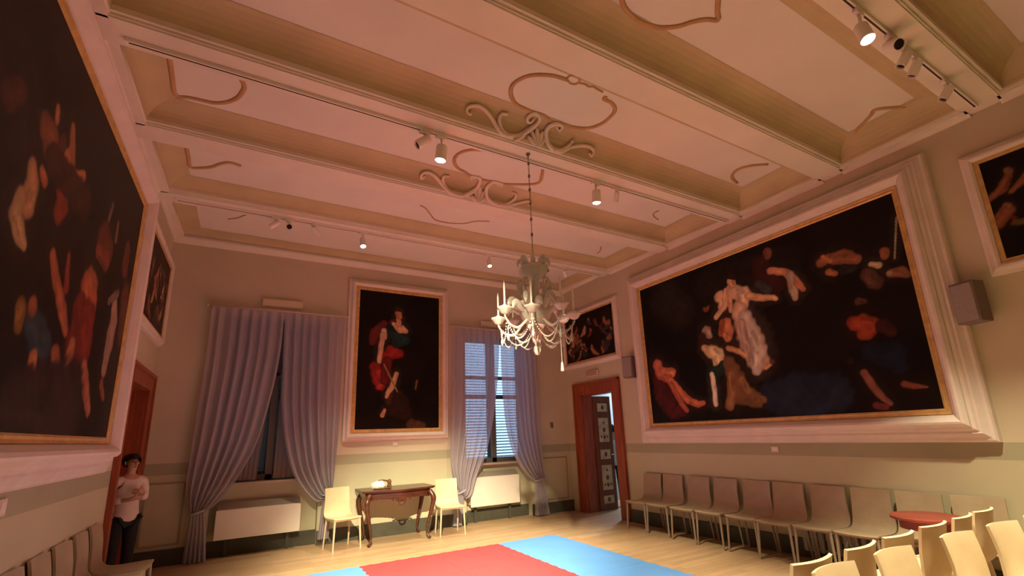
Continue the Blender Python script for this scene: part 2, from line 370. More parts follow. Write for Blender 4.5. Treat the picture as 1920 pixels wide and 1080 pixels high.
PAINT_R = [((27,32,52),[(0.566,0.887,0.103),(0.65,0.898,0.143),(0.745,0.895,0.104)]),((34,24,22),[(0.145,0.142,0.151),(0.212,0.253,0.142)]),((28,18,16),[(0.376,0.143,0.13),(0.684,0.137,0.088)]),((60,20,18),[(0.587,0.119,0.057),(0.594,0.211,0.074),(0.63,0.264,0.063)]),((120,60,45),[(0.62,0.062,0.026),(0.62,0.087,0.024)]),((55,50,55),[(0.57,0.235,0.027),(0.597,0.283,0.03)]),((196,118,84),[(0.619,0.178,0.022),(0.67,0.215,0.023),(0.697,0.279,0.022),(0.715,0.336,0.015)]),((165,130,110),[(0.683,0.238,0.024),(0.685,0.323,0.027),(0.686,0.372,0.017)]),((190,100,70),[(0.698,0.296,0.017),(0.717,0.337,0.013)]),((120,60,42),[(0.343,0.285,0.027)]),((30,16,12),[(0.342,0.257,0.022)]),((206,146,112),[(0.409,0.239,0.042),(0.426,0.262,0.05),(0.415,0.304,0.034)]),((205,150,115),[(0.44,0.211,0.019),(0.428,0.3,0.019),(0.382,0.361,0.019)]),((206,140,104),[(0.453,0.199,0.019),(0.448,0.345,0.016)]),((214,164,138),[(0.474,0.236,0.045),(0.506,0.269,0.051),(0.494,0.327,0.047)]),((205,150,125),[(0.48,0.349,0.052),(0.495,0.452,0.069),(0.51,0.562,0.082),(0.521,0.667,0.07)]),((190,160,145),[(0.498,0.4,0.043),(0.51,0.51,0.064),(0.531,0.619,0.052),(0.511,0.732,0.03)]),((170,130,115),[(0.484,0.431,0.024),(0.487,0.572,0.027),(0.493,0.677,0.026)]),((208,146,104),[(0.523,0.285,0.025),(0.577,0.323,0.021),(0.613,0.336,0.016),(0.623,0.349,0.013)]),((205,140,105),[(0.466,0.164,0.029),(0.47,0.188,0.025)]),((40,20,14),[(0.466,0.126,0.025),(0.479,0.147,0.016)]),((200,110,70),[(0.425,0.406,0.027),(0.427,0.466,0.035),(0.42,0.508,0.028),(0.402,0.476,0.017)]),((150,70,45),[(0.405,0.403,0.021),(0.391,0.472,0.019)]),((160,120,100),[(0.331,0.434,0.037),(0.34,0.465,0.026)]),((60,30,24),[(0.307,0.465,0.031),(0.3,0.539,0.031)]),((205,150,105),[(0.313,0.542,0.028),(0.336,0.576,0.038)]),((214,172,122),[(0.343,0.569,0.042),(0.365,0.602,0.05),(0.364,0.651,0.041)]),((24,44,40),[(0.33,0.704,0.038),(0.369,0.694,0.041),(0.381,0.66,0.025)]),((216,186,160),[(0.329,0.713,0.017),(0.331,0.794,0.019),(0.328,0.901,0.017)]),((208,135,90),[(0.414,0.57,0.018),(0.455,0.602,0.018),(0.481,0.64,0.013)]),((120,72,40),[(0.409,0.658,0.044),(0.424,0.749,0.063),(0.442,0.854,0.069),(0.493,0.894,0.051),(0.519,0.897,0.025)]),((140,86,50),[(0.408,0.728,0.024),(0.402,0.849,0.035),(0.387,0.916,0.032)]),((150,95,55),[(0.45,0.771,0.023),(0.466,0.841,0.026)]),((196,130,90),[(0.548,0.718,0.018),(0.565,0.702,0.016)]),((90,50,35),[(0.573,0.696,0.016)]),((80,18,16),[(0.058,0.701,0.06),(0.073,0.804,0.084),(0.125,0.908,0.08),(0.167,0.931,0.037)]),((190,86,56),[(0.059,0.588,0.043),(0.07,0.652,0.045),(0.106,0.689,0.039)]),((196,96,60),[(0.086,0.645,0.03),(0.14,0.656,0.029),(0.139,0.676,0.019)]),((196,90,58),[(0.12,0.712,0.032),(0.165,0.797,0.03),(0.202,0.859,0.027),(0.247,0.892,0.024),(0.274,0.886,0.017)]),((170,70,46),[(0.125,0.742,0.024),(0.165,0.874,0.023),(0.189,0.924,0.018)]),((150,78,48),[(0.783,0.225,0.026),(0.808,0.214,0.025)]),((140,72,48),[(0.823,0.223,0.034),(0.851,0.233,0.04),(0.876,0.26,0.03)]),((165,82,50),[(0.8,0.284,0.019),(0.815,0.301,0.017)]),((40,30,30),[(0.844,0.296,0.03),(0.867,0.301,0.021)]),((180,95,55),[(0.792,0.198,0.013),(0.81,0.231,0.013)]),((150,75,50),[(0.951,0.264,0.021),(0.95,0.286,0.02)]),((176,140,112),[(0.914,0.307,0.013),(0.931,0.322,0.017)]),((86,46,38),[(0.899,0.354,0.034),(0.913,0.398,0.037)]),((130,72,52),[(0.958,0.376,0.022),(0.975,0.378,0.027),(0.989,0.399,0.018)]),((150,118,104),[(0.997,0.124,0.004),(0.984,0.218,0.004),(0.971,0.312,0.004)]),((150,110,90),[(0.952,0.373,0.014)]),((150,46,24),[(0.841,0.571,0.038),(0.862,0.586,0.051),(0.883,0.593,0.039),(0.861,0.628,0.037)]),((84,42,34),[(0.863,0.47,0.02),(0.877,0.476,0.014)]),((60,18,14),[(0.907,0.608,0.033),(0.924,0.641,0.027)]),((18,22,42),[(0.872,0.723,0.055),(0.911,0.746,0.066),(0.925,0.803,0.039)]),((40,20,22),[(0.809,0.75,0.02)]),((130,66,54),[(0.838,0.812,0.017),(0.856,0.89,0.019),(0.872,0.939,0.016),(0.886,0.964,0.012)]),((110,40,40),[(0.854,0.97,0.019),(0.874,0.979,0.013)]),((124,56,42),[(0.929,0.884,0.017),(0.947,0.895,0.014),(0.974,0.904,0.006)])]
PAINT_B = [((22,8,4),[(0.063,0.976,0.08),(0.93,0.985,0.09)]),((44,20,12),[(0.388,0.716,0.051),(0.505,0.813,0.077),(0.589,0.891,0.052),(0.426,0.87,0.047)]),((70,34,20),[(0.402,0.658,0.034),(0.376,0.812,0.025)]),((110,30,24),[(0.297,0.246,0.03),(0.195,0.311,0.038),(0.167,0.381,0.03),(0.241,0.289,0.03)]),((90,22,18),[(0.4,0.221,0.022),(0.246,0.388,0.026)]),((160,26,22),[(0.392,0.442,0.043),(0.491,0.459,0.035),(0.314,0.484,0.034)]),((150,26,22),[(0.207,0.564,0.038),(0.242,0.64,0.046),(0.276,0.698,0.038)]),((176,40,30),[(0.256,0.602,0.025),(0.321,0.649,0.03),(0.261,0.707,0.021)]),((110,20,18),[(0.348,0.522,0.039),(0.322,0.659,0.034)]),((22,46,48),[(0.387,0.302,0.035),(0.487,0.339,0.053),(0.571,0.356,0.036),(0.455,0.38,0.04)]),((16,30,26),[(0.369,0.263,0.026),(0.586,0.304,0.018)]),((206,150,122),[(0.299,0.296,0.022),(0.301,0.346,0.022)]),((206,146,116),[(0.291,0.326,0.022),(0.267,0.426,0.019),(0.252,0.524,0.017)]),((200,140,105),[(0.417,0.24,0.018),(0.501,0.273,0.036),(0.562,0.285,0.022)]),((196,128,95),[(0.472,0.207,0.02),(0.48,0.237,0.02)]),((178,104,72),[(0.47,0.152,0.029),(0.481,0.18,0.025)]),((50,26,14),[(0.468,0.115,0.027),(0.436,0.129,0.013),(0.516,0.128,0.016)]),((206,146,104),[(0.461,0.608,0.017),(0.419,0.697,0.021),(0.364,0.745,0.019),(0.352,0.774,0.013)]),((196,130,95),[(0.331,0.869,0.013),(0.308,0.906,0.017)]),((150,110,70),[(0.31,0.543,0.005),(0.401,0.648,0.006),(0.479,0.739,0.006)]),((120,70,44),[(0.716,0.655,0.009),(0.7,0.715,0.007)]),((80,40,22),[(0.658,0.973,0.043),(0.792,0.984,0.031)])]
PAINT_L = [((34,20,20),[(0.243,0.281,0.136),(0.331,0.346,0.133)]),((70,34,26),[(0.26,0.336,0.039),(0.28,0.298,0.032)]),((120,58,36),[(0.37,0.291,0.039),(0.396,0.29,0.041),(0.389,0.322,0.034)]),((150,84,50),[(0.393,0.212,0.015),(0.397,0.238,0.015)]),((150,78,46),[(0.459,0.194,0.017),(0.47,0.232,0.024),(0.479,0.272,0.031)]),((80,30,24),[(0.436,0.266,0.025),(0.43,0.32,0.031)]),((160,104,66),[(0.355,0.408,0.025),(0.366,0.443,0.036),(0.363,0.492,0.04)]),((156,112,74),[(0.342,0.496,0.028),(0.338,0.538,0.032),(0.362,0.571,0.029),(0.381,0.585,0.015)]),((150,72,40),[(0.401,0.405,0.019),(0.385,0.391,0.016)]),((166,88,52),[(0.464,0.286,0.033),(0.475,0.316,0.04),(0.505,0.306,0.028),(0.545,0.262,0.019)]),((130,36,22),[(0.465,0.365,0.039),(0.478,0.401,0.046),(0.47,0.438,0.032)]),((60,24,18),[(0.412,0.337,0.048),(0.574,0.324,0.057)]),((110,70,56),[(0.727,0.264,0.013),(0.739,0.203,0.013)]),((120,76,60),[(0.797,0.234,0.014),(0.802,0.294,0.017)]),((90,34,22),[(0.717,0.35,0.071),(0.765,0.359,0.054)]),((120,50,30),[(0.696,0.402,0.029),(0.76,0.402,0.042)]),((100,40,26),[(0.913,0.267,0.041),(0.914,0.335,0.054)]),((150,70,42),[(0.483,0.549,0.022),(0.511,0.593,0.026),(0.567,0.658,0.032),(0.601,0.707,0.022)]),((130,40,24),[(0.549,0.51,0.014),(0.565,0.596,0.022)]),((150,78,50),[(0.68,0.513,0.046),(0.708,0.526,0.048)]),((168,72,42),[(0.673,0.543,0.063),(0.703,0.574,0.071)]),((110,26,16),[(0.651,0.622,0.06),(0.673,0.682,0.098),(0.66,0.736,0.085)]),((120,30,18),[(0.708,0.634,0.075),(0.715,0.703,0.085)]),((166,84,52),[(0.646,0.741,0.032),(0.642,0.79,0.036),(0.651,0.867,0.032),(0.666,0.943,0.024),(0.649,0.975,0.031)]),((156,78,50),[(0.738,0.784,0.033),(0.763,0.831,0.039),(0.816,0.913,0.026)]),((40,50,60),[(0.455,0.732,0.045),(0.489,0.76,0.061),(0.524,0.777,0.045)]),((120,76,26),[(0.413,0.722,0.031),(0.417,0.759,0.025)]),((140,66,36),[(0.449,0.701,0.028)]),((160,84,46),[(0.488,0.821,0.029),(0.492,0.847,0.029),(0.501,0.863,0.018)]),((150,70,40),[(0.573,0.785,0.032),(0.59,0.818,0.036)]),((90,80,72),[(0.567,0.87,0.031),(0.589,0.863,0.032)]),((40,26,22),[(0.577,0.865,0.021)]),((150,104,88),[(0.873,0.487,0.031),(0.894,0.563,0.05),(0.888,0.648,0.055),(0.882,0.751,0.035)]),((110,80,70),[(0.892,0.457,0.019),(0.83,0.517,0.017)]),((90,40,26),[(0.963,0.446,0.071),(0.987,0.572,0.072)]),((120,60,40),[(0.878,0.81,0.023),(0.914,0.854,0.018)]),((50,26,24),[(0.458,0.924,0.083),(0.666,0.928,0.175)])]
# ---------------------------------------------------------------- room shell
XL, XR, YB, YF = -1.2, 6.023, 8.2, -3.0
ZP = 4.75          # panel height of the ceiling bays
TOP = 5.2
W1 = (-0.36, 1.08, 1.0, 3.52)      # window niches in the back wall: x0, x1, sill, head
W2 = (3.62, 5.02, 1.04, 3.52)
DR = (6.74, 7.70, 2.31)            # doorway in the right wall: y0, y1, head
DL = (6.72, 7.86, 2.31)            # doorway in the left wall

struct('floor', bx(XL - 0.6, XR + 3.2, YF - 0.2, YB + 0.6, -0.1, 0.0), FLOORM)
# back wall with two window openings
bm = bmesh.new()
T = 0.45
xs = [XL - 0.6, W1[0], W1[1], W2[0], W2[1], XR + 0.6]
for i in (0, 2, 4): box(bm, xs[i], xs[i + 1], YB, YB + T, 0, TOP)
for W in (W1, W2):
    box(bm, W[0], W[1], YB + 0.16, YB + T, 0, W[2]); box(bm, W[0], W[1], YB, YB + T, W[3], TOP)
struct('wall_back', bm, WALL)
bm = bmesh.new()
box(bm, XR, XR + 0.25, YF, DR[0], 0, TOP); box(bm, XR, XR + 0.25, DR[1], YB, 0, TOP); box(bm, XR, XR + 0.25, DR[0], DR[1], DR[2], TOP)
struct('wall_right', bm, WALL)
bm = bmesh.new()
box(bm, XL - 0.35, XL, YF, DL[0], 0, TOP); box(bm, XL - 0.35, XL, DL[1], YB, 0, TOP); box(bm, XL - 0.35, XL, DL[0], DL[1], DL[2], TOP)
struct('wall_left', bm, WALL)
struct('wall_front', bx(XL, XR, YF - 0.2, YF, 0, TOP), WALL)
# hallway beyond the right doorway
HALL = mat('hallway_blue_grey_plaster', (0.50, 0.58, 0.60), 0.8, noise=0.06, nscale=2)
bm = bmesh.new()
box(bm, XR + 2.8, XR + 3.0, 4.2, YB + 0.6, 0, 3.2); box(bm, XR + 0.25, XR + 3.0, YB + 0.46, YB + 0.6, 0, 3.2)
box(bm, XR + 0.25, XR + 3.0, 4.2, 4.35, 0, 3.2); box(bm, XR + 0.25, XR + 3.0, 4.2, YB + 0.6, 3.2, 3.3)
struct('wall_hallway', bm, HALL)

# baseboards
def board(name, segs):
    bm = bmesh.new()
    for s in segs: box(bm, *s, 0.0, 0.21, 0.006)
    struct(name, bm, BASEM)
board('baseboard_back', [(XL, W1[0], YB - 0.03, YB), (W1[1], W2[0], YB - 0.03, YB), (W2[1], XR, YB - 0.03, YB), (W1[0], W1[1], YB + 0.13, YB + 0.16), (W2[0], W2[1], YB + 0.13, YB + 0.16)])
board('baseboard_right', [(XR - 0.03, XR, YF, 6.50)])
board('baseboard_left', [(XL, XL + 0.03, YF, 6.46)])

# dado panel outlines at the ends of the back wall (thin painted beads)
bm = bmesh.new()
for x0, x1 in ((5.30, 5.90), (-1.12, -0.68)):
    for a in (x0, x1): box(bm, a - 0.012, a + 0.012, YB - 0.012, YB, 0.26, 1.06)
    for z in (0.26, 1.06): box(bm, x0, x1, YB - 0.012, YB, z - 0.012, z + 0.012)
struct('trim_1', bm, mat('dado_bead_paint', (0.36, 0.30, 0.20), 0.7))

# ceiling: panels with a backing, then beams, coves and mouldings as its parts
ceil_o = struct('ceiling', bx(XL - 0.35, XR + 0.35, YF - 0.2, YB + 0.45, ZP, ZP + 0.12), CEIL)
# beams: (near edge y, far edge y, underside z)
BE = [(-2.05, -1.80, 4.49), (-0.55, -0.30, 4.49), (0.94, 1.20, 4.49), (2.31, 2.57, 4.49), (3.63, 3.89, 4.49), (5.00, 5.26, 4.54), (6.49, 6.75, 4.59)]
XSL, XSR = XL + 0.12, XR - 0.13      # inner edges of the wall strips
for (a, b, z) in BE:
    bm = bmesh.new()
    # flat soffit with a stepped bead on both edges
    prof = [(a - 0.035, z + 0.055), (a - 0.035, z + 0.035), (a - 0.012, z + 0.035), (a - 0.012, z + 0.015), (a, z + 0.015), (a, z), (b, z), (b, z + 0.015), (b + 0.012, z + 0.015), (b + 0.012, z + 0.035), (b + 0.035, z + 0.035), (b + 0.035, z + 0.055), (b + 0.03, ZP + 0.02), (a - 0.03, ZP + 0.02)]
    prism(bm, prof, 0, XL - 0.05, XR + 0.05)
    obj('ceiling_beam', bm, BEAMM, ceil_o)
# wall strips joining the beam ends (architrave all round)
ends = [YF] + [v for (a, b, z) in BE for v in (a, b)] + [YB]
bays = [(YF, -2.05, 4.49)] + [(BE[i][1], BE[i + 1][0], BE[i + 1][2]) for i in range(len(BE) - 1)] + [(6.75, 8.2, 4.65)]
for (y0, y1, z) in bays:
    for side in (0, 1):
        bm = bmesh.new()
        if side == 0: prof = [(XL, z - 0.03), (XL + 0.02, z - 0.03), (XL + 0.05, z), (XSL, z), (XSL, z + 0.02), (XSL + 0.015, z + 0.02), (XSL + 0.015, z + 0.055), (XSL - 0.02, ZP + 0.02), (XL, ZP + 0.02)]
        else: prof = [(XR, z - 0.03), (XR - 0.02, z - 0.03), (XR - 0.05, z), (XSR, z), (XSR, z + 0.02), (XSR - 0.015, z + 0.02), (XSR - 0.015, z + 0.055), (XSR + 0.02, ZP + 0.02), (XR, ZP + 0.02)]
        prism(bm, prof, 1, y0 - 0.02, y1 + 0.02)
        obj('wall_cornice', bm, BEAMM, ceil_o)
bm = bmesh.new()
prism(bm, [(YB, 4.59), (YB - 0.03, 4.59), (YB - 0.06, 4.62), (YB - 0.09, 4.65), (YB - 0.10, 4.67), (YB - 0.10, 4.70), (YB - 0.08, ZP + 0.02), (YB, ZP + 0.02)], 0, XL, XR)
obj('wall_cornice', bm, BEAMM, ceil_o)
# coves round every bay: quarter rounds rising from the beads to the panel
def cove(y0, y1, z0, z1, r):
    """y0/y1 inner edges of bay, z0 at y0 side, z1 at the y1 side"""
    bm = bmesh.new(); n = 7
    rings = []
    x0, x1 = XSL + 0.015, XSR - 0.015
    for i in range(n + 1):
        t = i / n * PI / 2
        d = r * (1 - math.cos(t)); s = math.sin(t)
        ring = []
        for (x, y, zz) in ((x0 + d, y0 + d, z0), (x1 - d, y0 + d, z0), (x1 - d, y1 - d, z1), (x0 + d, y1 - d, z1)):
            ring.append(bm.verts.new((x, y, zz + (ZP - 0.004 - zz) * s)))
        rings.append(ring)
    for i in range(n):
        for k in range(4): bm.faces.new((rings[i][k], rings[i][(k + 1) % 4], rings[i + 1][(k + 1) % 4], rings[i + 1][k]))
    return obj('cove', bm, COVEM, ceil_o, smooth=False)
zs = [4.49 + 0.045] + [b[2] + 0.045 for b in BE] + [4.70]
ys = [(YF, YF)] + [(b[0], b[1]) for b in BE] + [(YB - 0.10, YB)]
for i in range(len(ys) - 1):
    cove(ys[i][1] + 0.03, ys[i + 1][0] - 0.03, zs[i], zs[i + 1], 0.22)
# relief outlines of the ceiling panels
for k, pts in CART.items():
    P = spline([(x, y, ZP - 0.004) for x, y in pts], 4)
    thin = k[0] in 'e' or k in ('l3', 'r2', 'r3', 'c3')
    obj('cartouche_moulding', tb(P, 0.011 if thin else 0.021, 6, squash=(Vector((0, 0, 1)), 0.7)), OCHRE, ceil_o, smooth=True)
# stucco scrolls in the coves over the chandelier
for S in (SCR1, SCR2):
    o = None
    for i, (pts, rr) in enumerate(S):
        P = spline([(*p, r) for p, r in zip(pts, rr)], 3)
        bm = tb([p[:3] for p in P], [max(.008, p[3] * 1.7) for p in P], 6)
        if len(pts) > 5:      # the eyes of the volutes
            for e in (P[0], P[-1]):
                r = max(0.013, e[3] * 2.1)
                lathe(bm, [(0.0005, -r * 0.7), (r * 0.8, -r * 0.4), (r, 0), (r * 0.8, r * 0.4), (0.0005, r * 0.7)], 8, c=(e[0], e[1] - 0.004, e[2]))
        g = obj('scroll_ornament' if i == 0 else 'scroll', bm, STUCCO, ceil_o if i == 0 else o, smooth=True)
        if i == 0: o = g

# ---------------------------------------------------------------- paintings
def canvas(name, wdt, hgt, strokes, parent, M, nx, ny, base=(14, 8, 7), gain=1.0, seed=1):
    """picture of pigment on a fine grid of points; strokes = (colour, [(u, v, radius)...]) with v down, radius in heights"""
    rng = np.random.default_rng(seed)
    u = np.linspace(0, 1, nx); v = np.linspace(0, 1, ny)
    U, V = np.meshgrid(u, v); asp = wdt / hgt
    img = np.ones((ny, nx, 3)) * np.array(lin(base))
    f = sum(np.sin(U * rng.uniform(2, 22) * asp + rng.uniform(0, 6)) * np.sin(V * rng.uniform(2, 22) + rng.uniform(0, 6)) for _ in range(10)) / 10
    img *= (1 + 0.9 * f)[..., None].clip(0.2, 2)
    jit = 0.07 * (np.sin(U * 47 * asp + 3 * np.sin(V * 31)) * np.cos(V * 53 + 2 * np.sin(U * 29)) + 0.6 * np.sin(U * 101 * asp + V * 83))
    fold = np.sin(U * asp * 46 + V * 30 + 2.5 * np.sin(V * 19 + U * 11)) + 0.7 * np.sin(U * asp * 85 - V * 60 + 2 * np.sin(U * 37))
    # murky under-painting round every figure
    under = []
    for col, pts in strokes:
        g = 0.26 * np.array(col) + 0.06 * sum(col) / 3
        under.append((tuple(g * np.array((1.0, 0.9, 0.85))), [(p[0], p[1], p[2] * 1.7 + 0.02) for p in pts], 0.4))
    det = []
    rd = random.Random(seed)
    for col, pts in strokes:
        det.append((col, pts, 1.0))
        if len(pts) < 2 or max(p[2] for p in pts) < 0.014: continue
        for q in range(4):      # folds and lights laid along the form
            off = rd.uniform(-0.55, 0.55); kf = rd.choice((0.62, 0.78, 1.14, 1.26))
            i0 = rd.randrange(len(pts) - 1)
            a_, b_ = pts[i0], pts[i0 + 1]
            dx, dy = (b_[0] - a_[0]) * asp, b_[1] - a_[1]; L_ = math.hypot(dx, dy) + 1e-6
            nx_, ny_ = -dy / L_, dx / L_
            t0, t1 = rd.uniform(-0.1, 0.4), rd.uniform(0.6, 1.1)
            sub = []
            for t_ in (t0, (t0 + t1) / 2, t1):
                r_ = a_[2] + (b_[2] - a_[2]) * t_
                o_ = r_ * (off + 0.15 * math.sin(t_ * 9 + q))
                sub.append((a_[0] + (b_[0] - a_[0]) * t_ + nx_ * o_ / asp, a_[1] + (b_[1] - a_[1]) * t_ + ny_ * o_, max(0.004, r_ * 0.22)))
            det.append((tuple(min(255, x * kf) for x in col), sub, 0.45))
    strokes = under + det
    for col, pts, op in strokes:
        cg = sum(col) / 3.0
        c = np.array(lin([x * 0.78 + cg * 0.22 for x in col])) * np.array((0.86, 0.97, 0.92))
        best = np.full(U.shape, 9.0)
        segs = list(zip(pts[:-1], pts[1:])) or [(pts[0], pts[0])]
        for (a, b) in segs:
            ax, ay, bxx, by = a[0] * asp, a[1], b[0] * asp, b[1]
            dx, dy = bxx - ax, by - ay; L = dx * dx + dy * dy + 1e-9
            t = (((U * asp - ax) * dx + (V - ay) * dy) / L).clip(0, 1)
            d = np.hypot(U * asp - ax - t * dx, V - ay - t * dy)
            r = a[2] + (b[2] - a[2]) * t
            best = np.minimum(best, d / np.maximum(r, 0.004))
        best = best + jit
        w_ = (1 - ((best - 0.78) / 0.34)).clip(0, 1); w_ = w_ * w_ * (3 - 2 * w_) * op
        # folds and modelling of the paint itself
        shade = (1.08 - 0.5 * best.clip(0, 1) ** 2) * (1 + 0.11 * fold)
        img = img * (1 - w_[..., None]) + (c * shade[..., None]) * w_[..., None]
    img = np.clip(img * gain, 0.0008, 0.95)
    idx = np.arange(nx * ny).reshape(ny, nx)
    verts = np.stack([(U - 0.5) * wdt, (0.5 - V) * hgt, np.zeros_like(U)], -1).reshape(-1, 3)
    faces = np.stack([idx[1:, :-1], idx[1:, 1:], idx[:-1, 1:], idx[:-1, :-1]], -1).reshape(-1, 4)
    me = bpy.data.meshes.new(name)
    me.from_pydata(verts.tolist(), [], faces.tolist())
    at = me.color_attributes.new('pigment', 'FLOAT_COLOR', 'POINT')
    at.data.foreach_set('color', np.concatenate([img.reshape(-1, 3), np.ones((nx * ny, 1))], 1).astype(np.float32).ravel())
    me.materials.append(PAINT)
    o = bpy.data.objects.new(name, me); link(o, parent); o.matrix_local = M
    return o
def frame_bm(wdt, hgt, prof):
    """mitred frame round a wdt x hgt opening; prof = (outward distance, height off the wall)"""
    bm = bmesh.new(); rings = []
    for d, h in prof:
        x, y = wdt / 2 + d, hgt / 2 + d
        rings.append([bm.verts.new(p) for p in ((-x, -y, h), (x, -y, h), (x, y, h), (-x, y, h))])
    for i in range(len(rings) - 1):
        for k in range(4): bm.faces.new((rings[i][k], rings[i][(k + 1) % 4], rings[i + 1][(k + 1) % 4], rings[i + 1][k]))
    return bm
def wallM(side):
    """local (right, up, out of the wall)"""
    if side == 'back': X, Y, Z = (1, 0, 0), (0, 0, 1), (0, -1, 0)
    if side == 'right': X, Y, Z = (0, -1, 0), (0, 0, 1), (-1, 0, 0)
    if side == 'left': X, Y, Z = (0, 1, 0), (0, 0, 1), (1, 0, 0)
    return Matrix((X, Y, Z)).transposed().to_4x4()
def painting(label, side, c, wdt, hgt, strokes, prof, gilt, depth, nx, ny, gain=1.0, seed=1, base=(14, 8, 7)):
    t = thing('painting', label, 'painting', c)
    M = wallM(side)
    Mc = M.copy(); Mc.translation = M.to_3x3() @ Vector((0, 0, depth))
    canvas('canvas', wdt, hgt, strokes, t, Mc, nx, ny, base, gain, seed)
    g = obj('gilt_rim', frame_bm(wdt, hgt, gilt), GILT, t); g.matrix_local = M
    f = obj('frame', frame_bm(wdt, hgt, prof), FRAME, t); f.matrix_local = M
    return t
BIGP = [(0.055, 0.09), (0.06, 0.125), (0.075, 0.15), (0.10, 0.185), (0.125, 0.20), (0.145, 0.195), (0.17, 0.165), (0.175, 0.14), (0.20, 0.135), (0.215, 0.115), (0.235, 0.12), (0.25, 0.105), (0.275, 0.085), (0.30, 0.08), (0.315, 0.06), (0.32, 0.0)]
BIGG = [(-0.004, 0.07), (-0.004, 0.10), (0.012, 0.112), (0.03, 0.105), (0.05, 0.115), (0.06, 0.10)]
YC = 3.80; ZC = 2.815
painting('huge dark baroque canvas of a white-robed woman among figures, above the long chair row', 'right', (XR, YC, ZC), 3.80, 2.33, PAINT_R, BIGP, BIGG, 0.098, 420, 258, 1.5, 3)
painting('huge dark canvas of figures with spears on the left wall, nearest the camera', 'left', (XL, 3.68, 2.81), 3.80, 2.32, PAINT_L, BIGP, BIGG, 0.098, 340, 206, 1.5, 5, (22, 11, 8))
MIDP = [(0.06, 0.05), (0.065, 0.075), (0.085, 0.095), (0.11, 0.10), (0.13, 0.085), (0.135, 0.06), (0.155, 0.05), (0.175, 0.05), (0.185, 0.035), (0.19, 0.0)]
MIDG = [(-0.004, 0.03), (-0.004, 0.055), (0.02, 0.06), (0.04, 0.055), (0.065, 0.055)]
painting('tall dark canvas of a standing woman in red drapery between the two curtained windows', 'back', (2.318, YB, 2.95), 1.49, 2.46, PAINT_B, MIDP, MIDG, 0.05, 190, 312, 1.35, 7)
def crowd(seed, n, spread=1.0):
    r = random.Random(seed); S = []
    cols = [(150, 74, 48), (170, 96, 66), (120, 40, 26), (90, 50, 40), (186, 120, 88), (60, 50, 60), (140, 60, 50), (40, 50, 46), (110, 80, 60)]
    for i in range(n):
        u = r.uniform(0.05, 0.95); v = r.uniform(0.2, 0.85); c = r.choice(cols)
        a = r.uniform(-1.3, 1.3); L = r.uniform(0.04, 0.12)
        S.append((c, [(u, v, r.uniform(0.03, 0.075)), (u + a * L * 0.5, v + L, r.uniform(0.03, 0.07)), (u + a * L * 1.5, v + L * 1.7, 0.02)]))
        if i % 2: S.append(((160, 90, 62), [(u, v - 0.05, 0.03), (u + 0.01, v - 0.03, 0.026)]))
    return S
SMP = [(0.03, 0.05), (0.035, 0.07), (0.055, 0.085), (0.075, 0.085), (0.095, 0.065), (0.105, 0.05), (0.125, 0.045), (0.13, 0.0)]
SMG = [(-0.004, 0.03), (-0.004, 0.05), (0.015, 0.056), (0.035, 0.055)]
painting('small dark crowd-scene canvas over the open doorway, behind the chandelier', 'right', (XR, 7.28, 3.49), 1.54, 0.98, crowd(4, 34), SMP, SMG, 0.045, 150, 96, 1.2, 9, (24, 12, 9))
painting('small dark canvas cut by the right edge of the view, beyond the big right painting', 'right', (XR, 0.45, 3.46), 1.54, 0.98,
         [((150, 78, 44), [(0.10, 0.38, 0.02), (0.2, 0.26, 0.05), (0.32, 0.22, 0.06)]), ((190, 106, 58), [(0.2, 0.3, 0.05), (0.32, 0.36, 0.09), (0.4, 0.4, 0.1)]), ((120, 50, 44), [(0.24, 0.55, 0.05), (0.32, 0.6, 0.06)]), ((110, 84, 44), [(0.08, 0.68, 0.03), (0.14, 0.7, 0.04)]), ((130, 30, 20), [(0.06, 0.58, 0.02), (0.08, 0.64, 0.02)])] + crowd(11, 8), SMP, SMG, 0.045, 110, 70, 1.0, 12)
painting('small dark figure-scene canvas on the left wall above the person in the doorway', 'left', (XL, 7.20, 3.58), 1.54, 1.02, crowd(8, 34), SMP, SMG, 0.045, 150, 96, 1.2, 15, (48, 22, 15))

# ---------------------------------------------------------------- doors
def door_frame(name, side, y0, y1, head, wj, wt):
    """architrave, lining"""
    s = 1 if side == 'right' else -1
    X = XR if side == 'right' else XL
    bm = bmesh.new()
    f = lambda a, b: (min(X - s * a, X - s * b), max(X - s * a, X - s * b))
    for (a, b) in ((y0 - wj, y0 + 0.01), (y1 - 0.01, y1 + wj)):
        box(bm, *f(0.0, 0.035), a, b, 0.0, head + wj, 0.006)
    box(bm, *f(0.0, 0.035), y0 + 0.01, y1 - 0.01, head - 0.01, head + wj, 0.006)
    d = struct(name, bm, WOODR)
    bm = bmesh.new()
    for (a, b) in ((y0 - wj, y0 - wj + 0.04), (y1 + wj - 0.04, y1 + wj)): box(bm, *f(0.03, 0.06), a, b, 0, head + wj, 0.006)
    box(bm, *f(0.03, 0.06), y0 - wj, y1 + wj, head + wj - 0.045, head + wj, 0.006)
    obj('architrave_bead', bm, WOODR, d)
    bm = bmesh.new()
    for (a, b) in ((y0 - 0.005, y0 + 0.02), (y1 - 0.02, y1 + 0.005)): box(bm, *f(-wt, 0.0), a, b, 0, head)
    box(bm, *f(-wt, 0.0), y0, y1, head - 0.02, head + 0.005)
    obj('door_lining', bm, WOODR, d)
    return d
dR = door_frame('door_1', 'right', DR[0], DR[1], DR[2], 0.23, 0.25)
